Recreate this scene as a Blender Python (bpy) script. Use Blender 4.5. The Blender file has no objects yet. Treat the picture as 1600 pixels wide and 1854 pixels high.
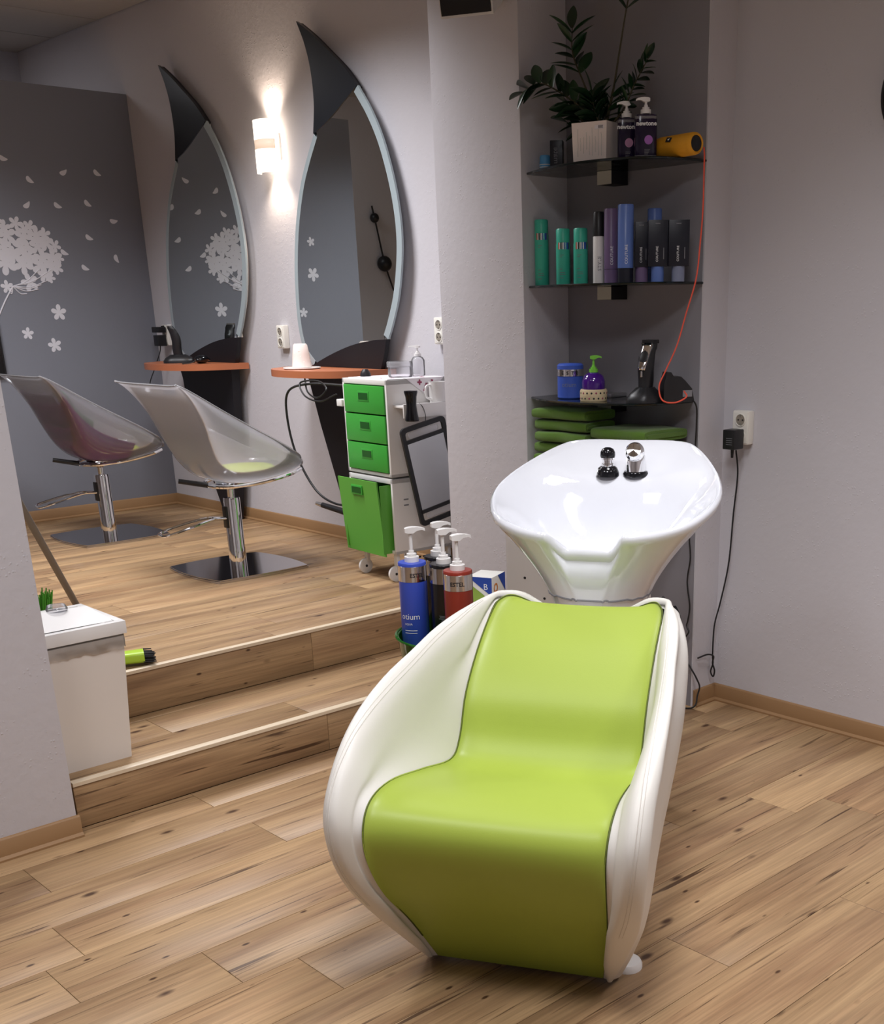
import bpy, bmesh, math, random
from mathutils import Vector, Matrix
random.seed(7)
PI = math.pi
scn = bpy.context.scene
COL = scn.collection

# ------------------------------------------------------------------ camera
F_PX, CX, CY = 2085.26, 1004.59, 1329.06            # off-centre crop of a phone photo
YAW, PITCH, ROLL, CAM_H = 0.7940, -0.35587, -0.01564, 1.46
cam_d = bpy.data.cameras.new('camera'); cam = bpy.data.objects.new('camera', cam_d); COL.objects.link(cam)
fw = Vector((math.cos(YAW)*math.cos(PITCH), math.sin(YAW)*math.cos(PITCH), math.sin(PITCH)))
rt = fw.cross(Vector((0, 0, 1))).normalized(); up = rt.cross(fw)
c_, s_ = math.cos(ROLL), math.sin(ROLL)
rt, up = c_*rt + s_*up, -s_*rt + c_*up
cam.matrix_world = Matrix(((rt.x, up.x, -fw.x, 0), (rt.y, up.y, -fw.y, 0), (rt.z, up.z, -fw.z, CAM_H), (0, 0, 0, 1)))
cam_d.sensor_fit = 'VERTICAL'; cam_d.sensor_height = 36.0
cam_d.lens = 36.0*F_PX/1854.0
cam_d.shift_x = -(CX-800.0)/1854.0
cam_d.shift_y = (CY-927.0)/1854.0
cam_d.clip_start = 0.05
scn.camera = cam

# ------------------------------------------------------------------ world, lamps, exposure
wd = bpy.data.worlds.new('world'); scn.world = wd; wd.use_nodes = True
wd.node_tree.nodes['Background'].inputs[0].default_value = (0.75, 0.8, 0.9, 1)
wd.node_tree.nodes['Background'].inputs[1].default_value = 0.05
def area(name, loc, sx, sy, power, spread, col=(1, 0.97, 0.94), rz=0):
    l = bpy.data.lights.new(name, 'AREA'); l.shape = 'RECTANGLE'; l.size = sx; l.size_y = sy
    l.energy = power; l.spread = math.radians(spread); l.color = col
    o = bpy.data.objects.new(name, l); COL.objects.link(o); o.location = loc; o.rotation_euler = (0, 0, rz)
    return o
LC = (0.975, 0.968, 1.0)
area('ceiling_panel_light', (2.05, 1.65, 3.0), 0.6, 0.6, 17, 104, LC)
area('ceiling_panel_light', (0.75, 0.9, 3.0), 0.6, 0.6, 30, 160, LC)
area('ceiling_panel_light', (0.2, 2.3, 3.0), 0.6, 0.6, 17, 125, LC)
area('ceiling_panel_light', (2.35, 0.0, 3.0), 0.6, 0.6, 20, 108, LC)
area('ceiling_panel_light', (2.45, 4.65, 3.0), 0.6, 0.6, 36, 128, LC)
area('ceiling_panel_light', (1.6, 5.5, 3.0), 0.6, 0.6, 38, 134, LC)
area('ceiling_panel_light', (2.2, 7.75, 3.0), 0.5, 0.5, 7, 180, LC)
scn.view_settings.view_transform = 'Standard'
scn.view_settings.look = 'None'
scn.view_settings.gamma = 1.0
scn.view_settings.use_curve_mapping = False
scn.view_settings.exposure = 0.0

# ------------------------------------------------------------------ material helpers
def srgb(r, g, b):
    f = lambda c: ((c/255.0)/12.92 if c/255.0 <= 0.04045 else ((c/255.0+0.055)/1.055)**2.4)
    return (f(r), f(g), f(b), 1.0)
MATS = {}
def mat(name, col, rough=0.5, metal=0.0, spec=0.5, coat=0.0, trans=0.0, ior=1.45, emit=None, es=0.0, bump=0.0, bscale=200.0, alpha=1.0, sheen=0.0):
    m = bpy.data.materials.new(name); m.use_nodes = True
    b = m.node_tree.nodes['Principled BSDF']
    b.inputs['Base Color'].default_value = col if len(col) == 4 else (*col, 1)
    b.inputs['Roughness'].default_value = rough; b.inputs['Metallic'].default_value = metal
    b.inputs['Specular IOR Level'].default_value = spec
    b.inputs['Coat Weight'].default_value = coat; b.inputs['Coat Roughness'].default_value = 0.06
    b.inputs['Transmission Weight'].default_value = trans; b.inputs['IOR'].default_value = ior
    b.inputs['Alpha'].default_value = alpha
    b.inputs['Sheen Weight'].default_value = sheen
    if emit: b.inputs['Emission Color'].default_value = emit; b.inputs['Emission Strength'].default_value = es
    if bump:
        nt = m.node_tree; tc = nt.nodes.new('ShaderNodeTexCoord'); n = nt.nodes.new('ShaderNodeTexNoise')
        n.inputs['Scale'].default_value = bscale; n.inputs['Detail'].default_value = 3
        bp = nt.nodes.new('ShaderNodeBump'); bp.inputs['Strength'].default_value = bump; bp.inputs['Distance'].default_value = 0.003
        nt.links.new(tc.outputs['Object'], n.inputs['Vector']); nt.links.new(n.outputs['Fac'], bp.inputs['Height'])
        nt.links.new(bp.outputs['Normal'], b.inputs['Normal'])
    MATS[name] = m
    return m

def plaster(name, col, strength=0.35):
    m = mat(name, col, rough=0.85, spec=0.25)
    nt = m.node_tree; b = nt.nodes['Principled BSDF']; L = nt.links.new
    tc = nt.nodes.new('ShaderNodeTexCoord')
    n1 = nt.nodes.new('ShaderNodeTexNoise'); n1.inputs['Scale'].default_value = 38; n1.inputs['Detail'].default_value = 6
    v = nt.nodes.new('ShaderNodeTexVoronoi'); v.inputs['Scale'].default_value = 75; v.inputs['Randomness'].default_value = 1
    n2 = nt.nodes.new('ShaderNodeTexNoise'); n2.inputs['Scale'].default_value = 9
    r1 = nt.nodes.new('ShaderNodeMapRange'); r1.inputs[1].default_value = 0.28; r1.inputs[2].default_value = 0.06   # chips: small voronoi cores
    r2 = nt.nodes.new('ShaderNodeMapRange'); r2.inputs[1].default_value = 0.50; r2.inputs[2].default_value = 0.62   # only in patches
    mu = nt.nodes.new('ShaderNodeMath'); mu.operation = 'MULTIPLY'
    ad = nt.nodes.new('ShaderNodeMath'); ad.operation = 'MULTIPLY_ADD'; ad.inputs[1].default_value = 1.0
    bp = nt.nodes.new('ShaderNodeBump'); bp.inputs['Strength'].default_value = strength*.8; bp.inputs['Distance'].default_value = 0.004
    for nn in (n1, v, n2): L(tc.outputs['Object'], nn.inputs['Vector'])
    L(v.outputs['Distance'], r1.inputs[0]); L(n2.outputs['Fac'], r2.inputs[0])
    L(r1.outputs[0], mu.inputs[0]); L(r2.outputs[0], mu.inputs[1])
    L(n1.outputs['Fac'], ad.inputs[0]); L(mu.outputs[0], ad.inputs[2])
    L(ad.outputs[0], bp.inputs['Height']); L(bp.outputs['Normal'], b.inputs['Normal'])
    return m

def wood(name, light, mid, dark, rough=0.42):
    """pine laminate: soft tone bands along X, thin dark cracks, small knots; different on every plank"""
    m = bpy.data.materials.new(name); m.use_nodes = True; nt = m.node_tree; L = nt.links.new; N = nt.nodes.new
    b = nt.nodes['Principled BSDF']; b.inputs['Roughness'].default_value = rough; b.inputs['Specular IOR Level'].default_value = 0.35
    tc = N('ShaderNodeTexCoord'); oi = N('ShaderNodeObjectInfo')
    off = N('ShaderNodeVectorMath'); off.operation = 'SCALE'; off.inputs[0].default_value = (37.0, 53.0, 29.0); L(oi.outputs['Random'], off.inputs['Scale'])
    ad = N('ShaderNodeVectorMath'); ad.operation = 'ADD'; L(tc.outputs['Object'], ad.inputs[0]); L(off.outputs[0], ad.inputs[1])
    def stretched(sx, sy, scale, detail, dist=0.0):
        mp = N('ShaderNodeMapping'); mp.inputs['Scale'].default_value = (sx, sy, sy); L(ad.outputs[0], mp.inputs['Vector'])
        n = N('ShaderNodeTexNoise'); n.inputs['Scale'].default_value = scale; n.inputs['Detail'].default_value = detail; n.inputs['Distortion'].default_value = dist
        L(mp.outputs[0], n.inputs['Vector']); return n
    n1 = stretched(0.8, 7.0, 1.6, 4, 0.6)
    n2 = stretched(1.6, 60.0, 2.2, 3, 0.2)
    n3 = stretched(0.9, 26.0, 2.6, 5, 0.9)
    cr = N('ShaderNodeValToRGB'); L(n1.outputs['Fac'], cr.inputs[0])
    e = cr.color_ramp.elements; e[0].position = 0.30; e[0].color = mid; e[1].position = 0.62; e[1].color = light
    # fine grain
    g = N('ShaderNodeMapRange'); g.inputs[1].default_value = 0.35; g.inputs[2].default_value = 0.7; g.inputs[3].default_value = 0.78; g.inputs[4].default_value = 1.08; L(n2.outputs['Fac'], g.inputs[0])
    mg = N('ShaderNodeMix'); mg.data_type = 'RGBA'; mg.blend_type = 'MULTIPLY'; mg.inputs[0].default_value = 1; L(cr.outputs[0], mg.inputs[6]); L(g.outputs[0], mg.inputs[7])
    # cracks
    k = N('ShaderNodeMapRange'); k.inputs[1].default_value = 0.615; k.inputs[2].default_value = 0.70; k.inputs[4].default_value = 0.9; L(n3.outputs['Fac'], k.inputs[0])
    mk = N('ShaderNodeMix'); mk.data_type = 'RGBA'; L(k.outputs[0], mk.inputs[0]); L(mg.outputs[2], mk.inputs[6]); mk.inputs[7].default_value = dark
    # knots
    mp = N('ShaderNodeMapping'); mp.inputs['Scale'].default_value = (4.2, 9.5, 9.5); L(ad.outputs[0], mp.inputs['Vector'])
    v = N('ShaderNodeTexVoronoi'); v.inputs['Scale'].default_value = 1.0; L(mp.outputs[0], v.inputs['Vector'])
    kr = N('ShaderNodeMapRange'); kr.inputs[1].default_value = 0.125; kr.inputs[2].default_value = 0.05; L(v.outputs['Distance'], kr.inputs[0])
    sp = N('ShaderNodeSeparateColor'); L(v.outputs['Color'], sp.inputs[0])
    th = N('ShaderNodeMath'); th.operation = 'GREATER_THAN'; th.inputs[1].default_value = 0.55; L(sp.outputs[0], th.inputs[0])
    km = N('ShaderNodeMath'); km.operation = 'MULTIPLY'; L(kr.outputs[0], km.inputs[0]); L(th.outputs[0], km.inputs[1])
    mkn = N('ShaderNodeMix'); mkn.data_type = 'RGBA'; L(km.outputs[0], mkn.inputs[0]); L(mk.outputs[2], mkn.inputs[6]); mkn.inputs[7].default_value = dark
    # fine dark pin knots
    mp2 = N('ShaderNodeMapping'); mp2.inputs['Scale'].default_value = (7.5, 17.0, 17.0); L(ad.outputs[0], mp2.inputs['Vector'])
    v2 = N('ShaderNodeTexVoronoi'); v2.inputs['Scale'].default_value = 1.0; L(mp2.outputs[0], v2.inputs['Vector'])
    kr2 = N('ShaderNodeMapRange'); kr2.inputs[1].default_value = 0.10; kr2.inputs[2].default_value = 0.05; L(v2.outputs['Distance'], kr2.inputs[0])
    sp2 = N('ShaderNodeSeparateColor'); L(v2.outputs['Color'], sp2.inputs[0])
    th2 = N('ShaderNodeMath'); th2.operation = 'GREATER_THAN'; th2.inputs[1].default_value = 0.5; L(sp2.outputs[1], th2.inputs[0])
    km2 = N('ShaderNodeMath'); km2.operation = 'MULTIPLY'; L(kr2.outputs[0], km2.inputs[0]); L(th2.outputs[0], km2.inputs[1])
    mkn2 = N('ShaderNodeMix'); mkn2.data_type = 'RGBA'; L(km2.outputs[0], mkn2.inputs[0]); L(mkn.outputs[2], mkn2.inputs[6]); mkn2.inputs[7].default_value = dark
    # plank tone
    pt = N('ShaderNodeMapRange'); pt.inputs[3].default_value = 0.88; pt.inputs[4].default_value = 1.08; L(oi.outputs['Random'], pt.inputs[0])
    fin = N('ShaderNodeMix'); fin.data_type = 'RGBA'; fin.blend_type = 'MULTIPLY'; fin.inputs[0].default_value = 1; L(mkn2.outputs[2], fin.inputs[6]); L(pt.outputs[0], fin.inputs[7])
    L(fin.outputs[2], b.inputs['Base Color'])
    bp = N('ShaderNodeBump'); bp.inputs['Strength'].default_value = 0.12; bp.inputs['Distance'].default_value = 0.001; L(n2.outputs['Fac'], bp.inputs['Height']); L(bp.outputs['Normal'], b.inputs['Normal'])
    MATS[name] = m; return m

def shellmat(name):
    """milky translucent plastic"""
    m = bpy.data.materials.new(name); m.use_nodes = True; nt = m.node_tree; L = nt.links.new; N = nt.nodes.new
    for n in list(nt.nodes): nt.nodes.remove(n)
    out = N('ShaderNodeOutputMaterial'); tr = N('ShaderNodeBsdfTransparent'); tr.inputs[0].default_value = (0.93, 0.93, 0.95, 1)
    tl = N('ShaderNodeBsdfTranslucent'); tl.inputs[0].default_value = (0.9, 0.88, 0.91, 1)
    df = N('ShaderNodeBsdfDiffuse'); df.inputs[0].default_value = (0.78, 0.76, 0.79, 1)
    gl = N('ShaderNodeBsdfGlossy'); gl.inputs['Roughness'].default_value = 0.08
    m1 = N('ShaderNodeMixShader'); m1.inputs[0].default_value = 0.3; L(tl.outputs[0], m1.inputs[1]); L(df.outputs[0], m1.inputs[2])
    m2 = N('ShaderNodeMixShader'); m2.inputs[0].default_value = 0.40; L(tr.outputs[0], m2.inputs[1]); L(m1.outputs[0], m2.inputs[2])
    fr = N('ShaderNodeFresnel'); fr.inputs[0].default_value = 1.4
    m3 = N('ShaderNodeMixShader'); L(fr.outputs[0], m3.inputs[0]); L(m2.outputs[0], m3.inputs[1]); L(gl.outputs[0], m3.inputs[2])
    L(m3.outputs[0], out.inputs[0]); MATS[name] = m; return m

def thinglass(name, tint, refl=1.45, op=0.0, opcol=(0.5, 0.5, 0.5, 1), rough=0.02):
    m = bpy.data.materials.new(name); m.use_nodes = True; nt = m.node_tree; L = nt.links.new; N = nt.nodes.new
    for n in list(nt.nodes): nt.nodes.remove(n)
    out = N('ShaderNodeOutputMaterial'); tr = N('ShaderNodeBsdfTransparent'); tr.inputs[0].default_value = tint
    df = N('ShaderNodeBsdfDiffuse'); df.inputs[0].default_value = opcol
    gl = N('ShaderNodeBsdfGlossy'); gl.inputs['Roughness'].default_value = rough
    m1 = N('ShaderNodeMixShader'); m1.inputs[0].default_value = op; L(tr.outputs[0], m1.inputs[1]); L(df.outputs[0], m1.inputs[2])
    fr = N('ShaderNodeFresnel'); fr.inputs[0].default_value = refl
    m2 = N('ShaderNodeMixShader'); L(fr.outputs[0], m2.inputs[0]); L(m1.outputs[0], m2.inputs[1]); L(gl.outputs[0], m2.inputs[2])
    L(m2.outputs[0], out.inputs[0]); MATS[name] = m; return m

WALL = (0.60, 0.585, 0.62, 1)
plaster('wall_paint', WALL)
plaster('grey_paint', srgb(134, 137, 147), 0.15)
plaster('niche_grey', srgb(143, 141, 147), 0.1)
plaster('ceiling_tile', (0.50, 0.47, 0.44, 1), 0.3)
mat('ceiling_gap', (0.12, 0.11, 0.10), 0.9)
wood('pine', srgb(180, 148, 110), srgb(144, 112, 82), srgb(74, 50, 34))
mat('joint_dark', srgb(70, 48, 34), 0.9)
mat('skirting', srgb(150, 116, 80), 0.5)
mat('nosing', srgb(214, 196, 170), 0.4)
mat('white_leather', srgb(214, 211, 204), 0.42, spec=0.4, bump=0.05, bscale=350)
mat('lime_leather', srgb(152, 170, 68), 0.40, spec=0.4, bump=0.05, bscale=350)
mat('seam_dark', srgb(70, 80, 20), 0.7)
mat('seam_white', srgb(205, 200, 192), 0.6)
mat('ceramic', srgb(220, 222, 228), 0.05, spec=0.6, coat=0.6)
mat('white_gloss', srgb(236, 232, 226), 0.25)
mat('panel_white', srgb(250, 248, 244), 0.3)
mat('white_plastic', srgb(232, 230, 228), 0.38)
mat('bin_plastic', srgb(222, 214, 206), 0.45)
mat('chrome', (0.86, 0.86, 0.87), 0.06, metal=1.0)
mat('chrome_dark', (0.50, 0.50, 0.53), 0.10, metal=1.0)
mat('steel_brushed', (0.62, 0.61, 0.60), 0.32, metal=1.0)
mat('bracket_grey', srgb(186, 186, 176), 0.5)
mat('black_gloss', (0.008, 0.008, 0.010), 0.08)
mat('black_plastic', (0.015, 0.015, 0.017), 0.38)
mat('black_matte', (0.012, 0.011, 0.013), 0.6)
mat('black_panel', (0.010, 0.009, 0.012), 0.5, spec=0.4)
mat('dark_panel', (0.010, 0.012, 0.017), 0.28)
mat('mirror', (0.78, 0.83, 0.83), 0.0, metal=1.0)
mat('hand_mirror_glass', (0.62, 0.63, 0.64), 0.25, metal=1.0)
mat('frosted_edge', srgb(164, 177, 182), 0.22, spec=0.5)
mat('cherry', srgb(176, 106, 72), 0.35)
mat('green_plastic', srgb(62, 162, 60), 0.3)
mat('green_light', srgb(96, 172, 66), 0.35)
mat('green_dark', srgb(20, 84, 24), 0.4)
shellmat('shell')
mat('lime_seat', srgb(178, 196, 60), 0.5)
mat('white_decal', srgb(226, 226, 234), 0.6)
thinglass('shelf_glass', (0.52, 0.60, 0.58, 1), 1.5, 0.12, (0.02, 0.03, 0.03, 1))
mat('glass_rim', (0.006, 0.010, 0.010), 0.12)
thinglass('clear_plastic', (0.95, 0.95, 0.97, 1), 1.25, 0.22, (0.8, 0.8, 0.82, 1), 0.05)
thinglass('green_clear', (0.30, 0.72, 0.18, 1), 1.45, 0.25, (0.05, 0.35, 0.04, 1), 0.05)
thinglass('film', (0.95, 0.95, 0.95, 1), 1.35, 0.10, (0.8, 0.8, 0.8, 1), 0.12)
mat('blue_bottle', srgb(58, 82, 190), 0.32)
mat('black_bottle', srgb(22, 20, 22), 0.25)
mat('red_bottle', srgb(142, 50, 36), 0.32)
mat('silver_band', (0.75, 0.73, 0.74), 0.16, metal=1.0)
mat('print_white', (0.8, 0.8, 0.82), 0.6)
mat('print_black', (0.012, 0.012, 0.014), 0.6)
mat('print_grey', (0.22, 0.22, 0.24), 0.6)
mat('teal', srgb(70, 190, 164), 0.35)
mat('purple_tube', srgb(112, 92, 128), 0.35)
mat('blue_tube', srgb(92, 118, 182), 0.3)
mat('navy_box', srgb(22, 24, 36), 0.35)
mat('grey_cap', srgb(120, 128, 152), 0.35)
mat('purple_bottle', srgb(34, 24, 52), 0.15)
mat('lilac_dot', srgb(176, 110, 200), 0.5)
mat('pink_dot', srgb(196, 140, 176), 0.5)
mat('white_pot', srgb(236, 224, 218), 0.5, bump=0.0)
mat('leaf', srgb(30, 62, 34), 0.3, spec=0.5)
mat('leaf_dark', srgb(20, 44, 26), 0.3, spec=0.5)
mat('stem', srgb(66, 62, 40), 0.5)
mat('soil', (0.02, 0.014, 0.010), 0.9)
mat('yellow_speaker', srgb(222, 156, 34), 0.6, bump=0.1, bscale=500)
mat('sky_blue', srgb(96, 170, 222), 0.4)
mat('jar_blue', srgb(64, 94, 190), 0.35)
mat('violet', srgb(66, 22, 120), 0.08, coat=0.6)
mat('pump_green', srgb(120, 196, 70), 0.35)
mat('cream_band', srgb(206, 186, 150), 0.5)
mat('towel', srgb(84, 118, 38), 0.95, spec=0.1, bump=0.6, bscale=420, sheen=0.3)
mat('red_cord', srgb(226, 88, 66), 0.5)
mat('black_cord', (0.012, 0.012, 0.013), 0.5)
mat('lime_brush', srgb(176, 212, 60), 0.35)
mat('green_bristle', srgb(70, 140, 30), 0.7)
mat('broom_stick', srgb(124, 116, 110), 0.5)
mat('purple_cloth', srgb(142, 48, 150), 0.85)
mat('pink_cloth', srgb(226, 120, 130), 0.85)
mat('lilac_cloth', srgb(190, 150, 226), 0.85)
mat('teal_cloth', srgb(70, 150, 120), 0.85)
mat('tea_white', srgb(226, 224, 218), 0.5)
mat('tea_blue', srgb(40, 72, 160), 0.5)
mat('tea_green', srgb(140, 168, 70), 0.5)
mat('orange_print', srgb(210, 130, 50), 0.5)
mat('socket_white', srgb(236, 234, 226), 0.35)
mat('socket_hole', srgb(150, 142, 130), 0.5)
mat('cup_white', srgb(240, 226, 218), 0.25)
mat('cup_dots', srgb(250, 246, 236), 0.3)
mat('paper', srgb(236, 230, 234), 0.8)
mat('print_red', srgb(150, 60, 90), 0.7)
mat('lamp_shade', (0.9, 0.86, 0.8), 0.4, emit=(1.0, 0.86, 0.70, 1), es=3.2)
mat('lamp_band', (0.85, 0.75, 0.65), 0.4, emit=(1.0, 0.72, 0.52, 1), es=0.62)
mat('bulb', (1, 1, 1), 0.4, emit=(1.0, 0.86, 0.70, 1), es=22.0)
mat('screen_black', (0.006, 0.006, 0.007), 0.15)

# ------------------------------------------------------------------ mesh helpers
class MB:
    def __init__(s): s.v = []; s.f = []; s.sm = []
    def add(s, verts, faces, smooth=False):
        o = len(s.v); s.v += [tuple(p) for p in verts]; s.f += [tuple(i+o for i in f) for f in faces]; s.sm += [smooth]*len(faces); return s
    def box(s, x0, x1, y0, y1, z0, z1, bev=0.0):
        if bev <= 0:
            vs = [(x, y, z) for z in (z0, z1) for y in (y0, y1) for x in (x0, x1)]
            return s.add(vs, [(0, 2, 3, 1), (4, 5, 7, 6), (0, 1, 5, 4), (2, 6, 7, 3), (0, 4, 6, 2), (1, 3, 7, 5)])
        b = bmesh.new(); bmesh.ops.create_cube(b, size=1)
        for v in b.verts: v.co = Vector(((x0+x1)/2+v.co.x*(x1-x0), (y0+y1)/2+v.co.y*(y1-y0), (z0+z1)/2+v.co.z*(z1-z0)))
        bmesh.ops.bevel(b, geom=list(b.edges), offset=bev, segments=2, affect='EDGES', profile=0.6)
        b.verts.index_update()
        s.add([v.co[:] for v in b.verts], [[v.index for v in f.verts] for f in b.faces], False); b.free(); return s
    def lathe(s, prof, c=(0, 0, 0), n=32, smooth=True, axis=None, cap=True):
        """prof: [(r,z)...]; axis: optional Matrix 3x3 applied before the offset c"""
        vs = []; fs = []; c = Vector(c)
        for r, z in prof:
            for i in range(n):
                a = 2*PI*i/n; p = Vector((r*math.cos(a), r*math.sin(a), z))
                if axis: p = axis @ p
                vs.append(p+c)
        for k in range(len(prof)-1):
            for i in range(n):
                j = (i+1) % n; fs.append((k*n+i, k*n+j, (k+1)*n+j, (k+1)*n+i))
        s.add(vs, fs, smooth)
        if cap:
            o = len(s.v)-len(vs)
            for k, rev in ((0, True), (len(prof)-1, False)):
                if prof[k][0] > 1e-5:
                    ring = [o+k*n+i for i in range(n)]; s.f.append(tuple(reversed(ring)) if rev else tuple(ring)); s.sm.append(False)
        return s
    def cyl(s, p0, p1, r0, r1=None, n=20, smooth=True):
        r1 = r0 if r1 is None else r1; p0 = Vector(p0); p1 = Vector(p1); d = p1-p0
        q = d.normalized().to_track_quat('Z', 'Y').to_matrix()
        return s.lathe([(r0, 0), (r1, d.length)], p0, n, smooth, q)
    def tube(s, pts, r, n=8, closed=False):
        pts = [Vector(p) for p in pts]; m = len(pts); vs = []; fs = []; rs = r if isinstance(r, (list, tuple)) else [r]*m
        t0 = (pts[1]-pts[0]).normalized(); nrm = t0.orthogonal().normalized()
        for i, p in enumerate(pts):
            a = pts[i-1] if (i > 0 or closed) else p; b = pts[(i+1) % m] if (i < m-1 or closed) else p
            t = (b-a).normalized(); nrm = (nrm-t*nrm.dot(t)).normalized(); bn = t.cross(nrm)
            for k in range(n):
                an = 2*PI*k/n; vs.append(p+rs[i]*(math.cos(an)*nrm+math.sin(an)*bn))
        for i in range(m if closed else m-1):
            for k in range(n):
                j = (i+1) % m; l = (k+1) % n; fs.append((i*n+k, i*n+l, j*n+l, j*n+k))
        if not closed: fs += [tuple(reversed(range(n))), tuple((m-1)*n+k for k in range(n))]
        return s.add(vs, fs, True)
    def prism(s, poly, fn0, fn1):
        """extrude polygon (list of 2D) : fn0/fn1 map 2D -> 3D for the two caps"""
        n = len(poly); vs = [fn0(*p) for p in poly]+[fn1(*p) for p in poly]
        return s.add(vs, [tuple(reversed(range(n))), tuple(range(n, 2*n))]+[(i, (i+1) % n, n+(i+1) % n, n+i) for i in range(n)])
    def grid(s, rows, closed_u=False, smooth=True):
        nr = len(rows); nc = len(rows[0]); vs = [p for r in rows for p in r]; fs = []
        for i in range(nr-1):
            for j in range(nc if closed_u else nc-1):
                k = (j+1) % nc; fs.append((i*nc+j, i*nc+k, (i+1)*nc+k, (i+1)*nc+j))
        return s.add(vs, fs, smooth)
    def build(s, name, m, parent=None, fix=True, mods=None):
        me = bpy.data.meshes.new(name); me.from_pydata([tuple(p) for p in s.v], [], s.f)
        me.polygons.foreach_set('use_smooth', s.sm); me.update()
        if fix:
            b = bmesh.new(); b.from_mesh(me); bmesh.ops.recalc_face_normals(b, faces=b.faces); b.to_mesh(me); b.free()
        me.set_sharp_from_angle(angle=math.radians(42))
        me.materials.append(MATS[m]); o = bpy.data.objects.new(name, me); COL.objects.link(o)
        if parent: o.parent = parent
        return o

def thing(name, label, cat, loc=(0, 0, 0), rz=0.0, group=None):
    o = bpy.data.objects.new(name, None); COL.objects.link(o); o.location = loc; o.rotation_euler = (0, 0, rz)
    o.empty_display_size = 0.1; o['label'] = label; o['category'] = cat
    if group: o['group'] = group
    return o
def tag(o, label, cat, group=None):
    o['label'] = label; o['category'] = cat
    if group: o['group'] = group
    return o
def struct(name, parent=None, mb=None, m=None):
    if mb: o = mb.build(name, m, parent)
    else: o = bpy.data.objects.new(name, None); COL.objects.link(o); o.empty_display_size = 0.1
    if not parent: o['kind'] = 'structure'
    return o
def copy_tree(o, parent=None):
    c = o.copy(); COL.objects.link(c); c.parent = parent
    for ch in o.children: copy_tree(ch, c)
    return c
def cr(pts, n):
    """Catmull-Rom resample of a list of tuples to n points"""
    P = [Vector(p) for p in pts]; P = [2*P[0]-P[1]]+P+[2*P[-1]-P[-2]]; out = []
    m = len(P)-3
    for i in range(n):
        t = i/(n-1)*m; k = min(int(t), m-1); u = t-k; a, b, c, d = P[k:k+4]
        out.append(0.5*((2*b)+(c-a)*u+(2*a-5*b+4*c-d)*u*u+(3*b-a-3*c+d)*u**3))
    return out
def lettering(body, size, fn, m, parent, name='lettering', bold=0.0, align='CENTER'):
    """flat text mesh mapped by fn(x, y) -> local 3D point"""
    cu = bpy.data.curves.new('text', 'FONT'); cu.body = body; cu.size = size; cu.align_x = align; cu.offset = bold; cu.resolution_u = 2
    to = bpy.data.objects.new('text', cu); COL.objects.link(to)
    dg = bpy.context.evaluated_depsgraph_get(); me = bpy.data.meshes.new_from_object(to.evaluated_get(dg))
    bpy.data.objects.remove(to); bpy.data.curves.remove(cu)
    b = bmesh.new(); b.from_mesh(me); bmesh.ops.triangulate(b, faces=b.faces); b.to_mesh(me); b.free()
    for v in me.vertices: v.co = Vector(fn(v.co.x, v.co.y))
    me.materials.clear(); me.materials.append(MATS[m]); me.name = name
    o = bpy.data.objects.new(name, me); COL.objects.link(o); o.parent = parent
    return o
def on_cyl(c, r, a0, z0):
    """wrap: x runs around a vertical cylinder of radius r centred on c, facing angle a0"""
    return lambda x, y: (c[0]+r*math.cos(a0+x/r), c[1]+r*math.sin(a0+x/r), z0+y)

# key planes of the place
MW, RW, NW, PX, NY, PY, CEIL = 3.529, 3.466, 3.328, 3.098, 3.279, 7.01, 3.043
Z1, Z2, R1, R2, LWX, LWY, RY = 0.145, 0.307, 3.273, 3.717, 1.177, 3.226, 2.635
FACE_CAM = math.atan2(-1, -1.0)       # direction from the niche back towards the viewer

# ------------------------------------------------------------------ floor, steps
def plank(parent, x0, x1, y0, y1, z, th=0.012, g=0.0007, axis='z'):
    b = 0.0014; mb = MB()
    if axis == 'z':
        q = [(x0+g, y0+g), (x1-g, y0+g), (x1-g, y1-g), (x0+g, y1-g)]; i = [(x0+g+b, y0+g+b), (x1-g-b, y0+g+b), (x1-g-b, y1-g-b), (x0+g+b, y1-g-b)]
        vs = [(*p, z-th) for p in q]+[(*p, z-b*0.7) for p in q]+[(*p, z) for p in i]
    else:   # riser: y0 is the front plane, z range given by th tuple
        za, zb = th; q = [(x0+g, za+g), (x1-g, za+g), (x1-g, zb-g), (x0+g, zb-g)]; i = [(x0+g+b, za+g+b), (x1-g-b, za+g+b), (x1-g-b, zb-g-b), (x0+g+b, zb-g-b)]
        vs = [(p[0], y0+0.012, p[1]) for p in q]+[(p[0], y0+b*0.7, p[1]) for p in q]+[(p[0], y0, p[1]) for p in i]
    mb.add(vs, [(8, 9, 10, 11)]+[(4+k, 4+(k+1) % 4, 8+(k+1) % 4, 8+k) for k in range(4)]+[(k, (k+1) % 4, 4+(k+1) % 4, 4+k) for k in range(4)])
    return mb.build('plank', 'pine', parent, fix=True)
def lay(parent, x0, x1, y0, y1, z, yref, w, ends, length=1.21):
    k = math.floor((y0-yref)/w); 
    while yref+k*w < y1-1e-4:
        a, b = max(y0, yref+k*w), min(y1, yref+(k+1)*w)
        e = ends.get(k, random.uniform(0, length))
        n = math.floor((x0-e)/length); xs = [x0]
        while e+n*length < x1:
            if e+n*length > x0+0.04 and e+n*length < x1-0.04: xs.append(e+n*length)
            n += 1
        xs.append(x1)
        for p, q in zip(xs, xs[1:]):
            if b-a > 0.006: plank(parent, p, q, a, b, z)
        k += 1
PW = 0.1925
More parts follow.
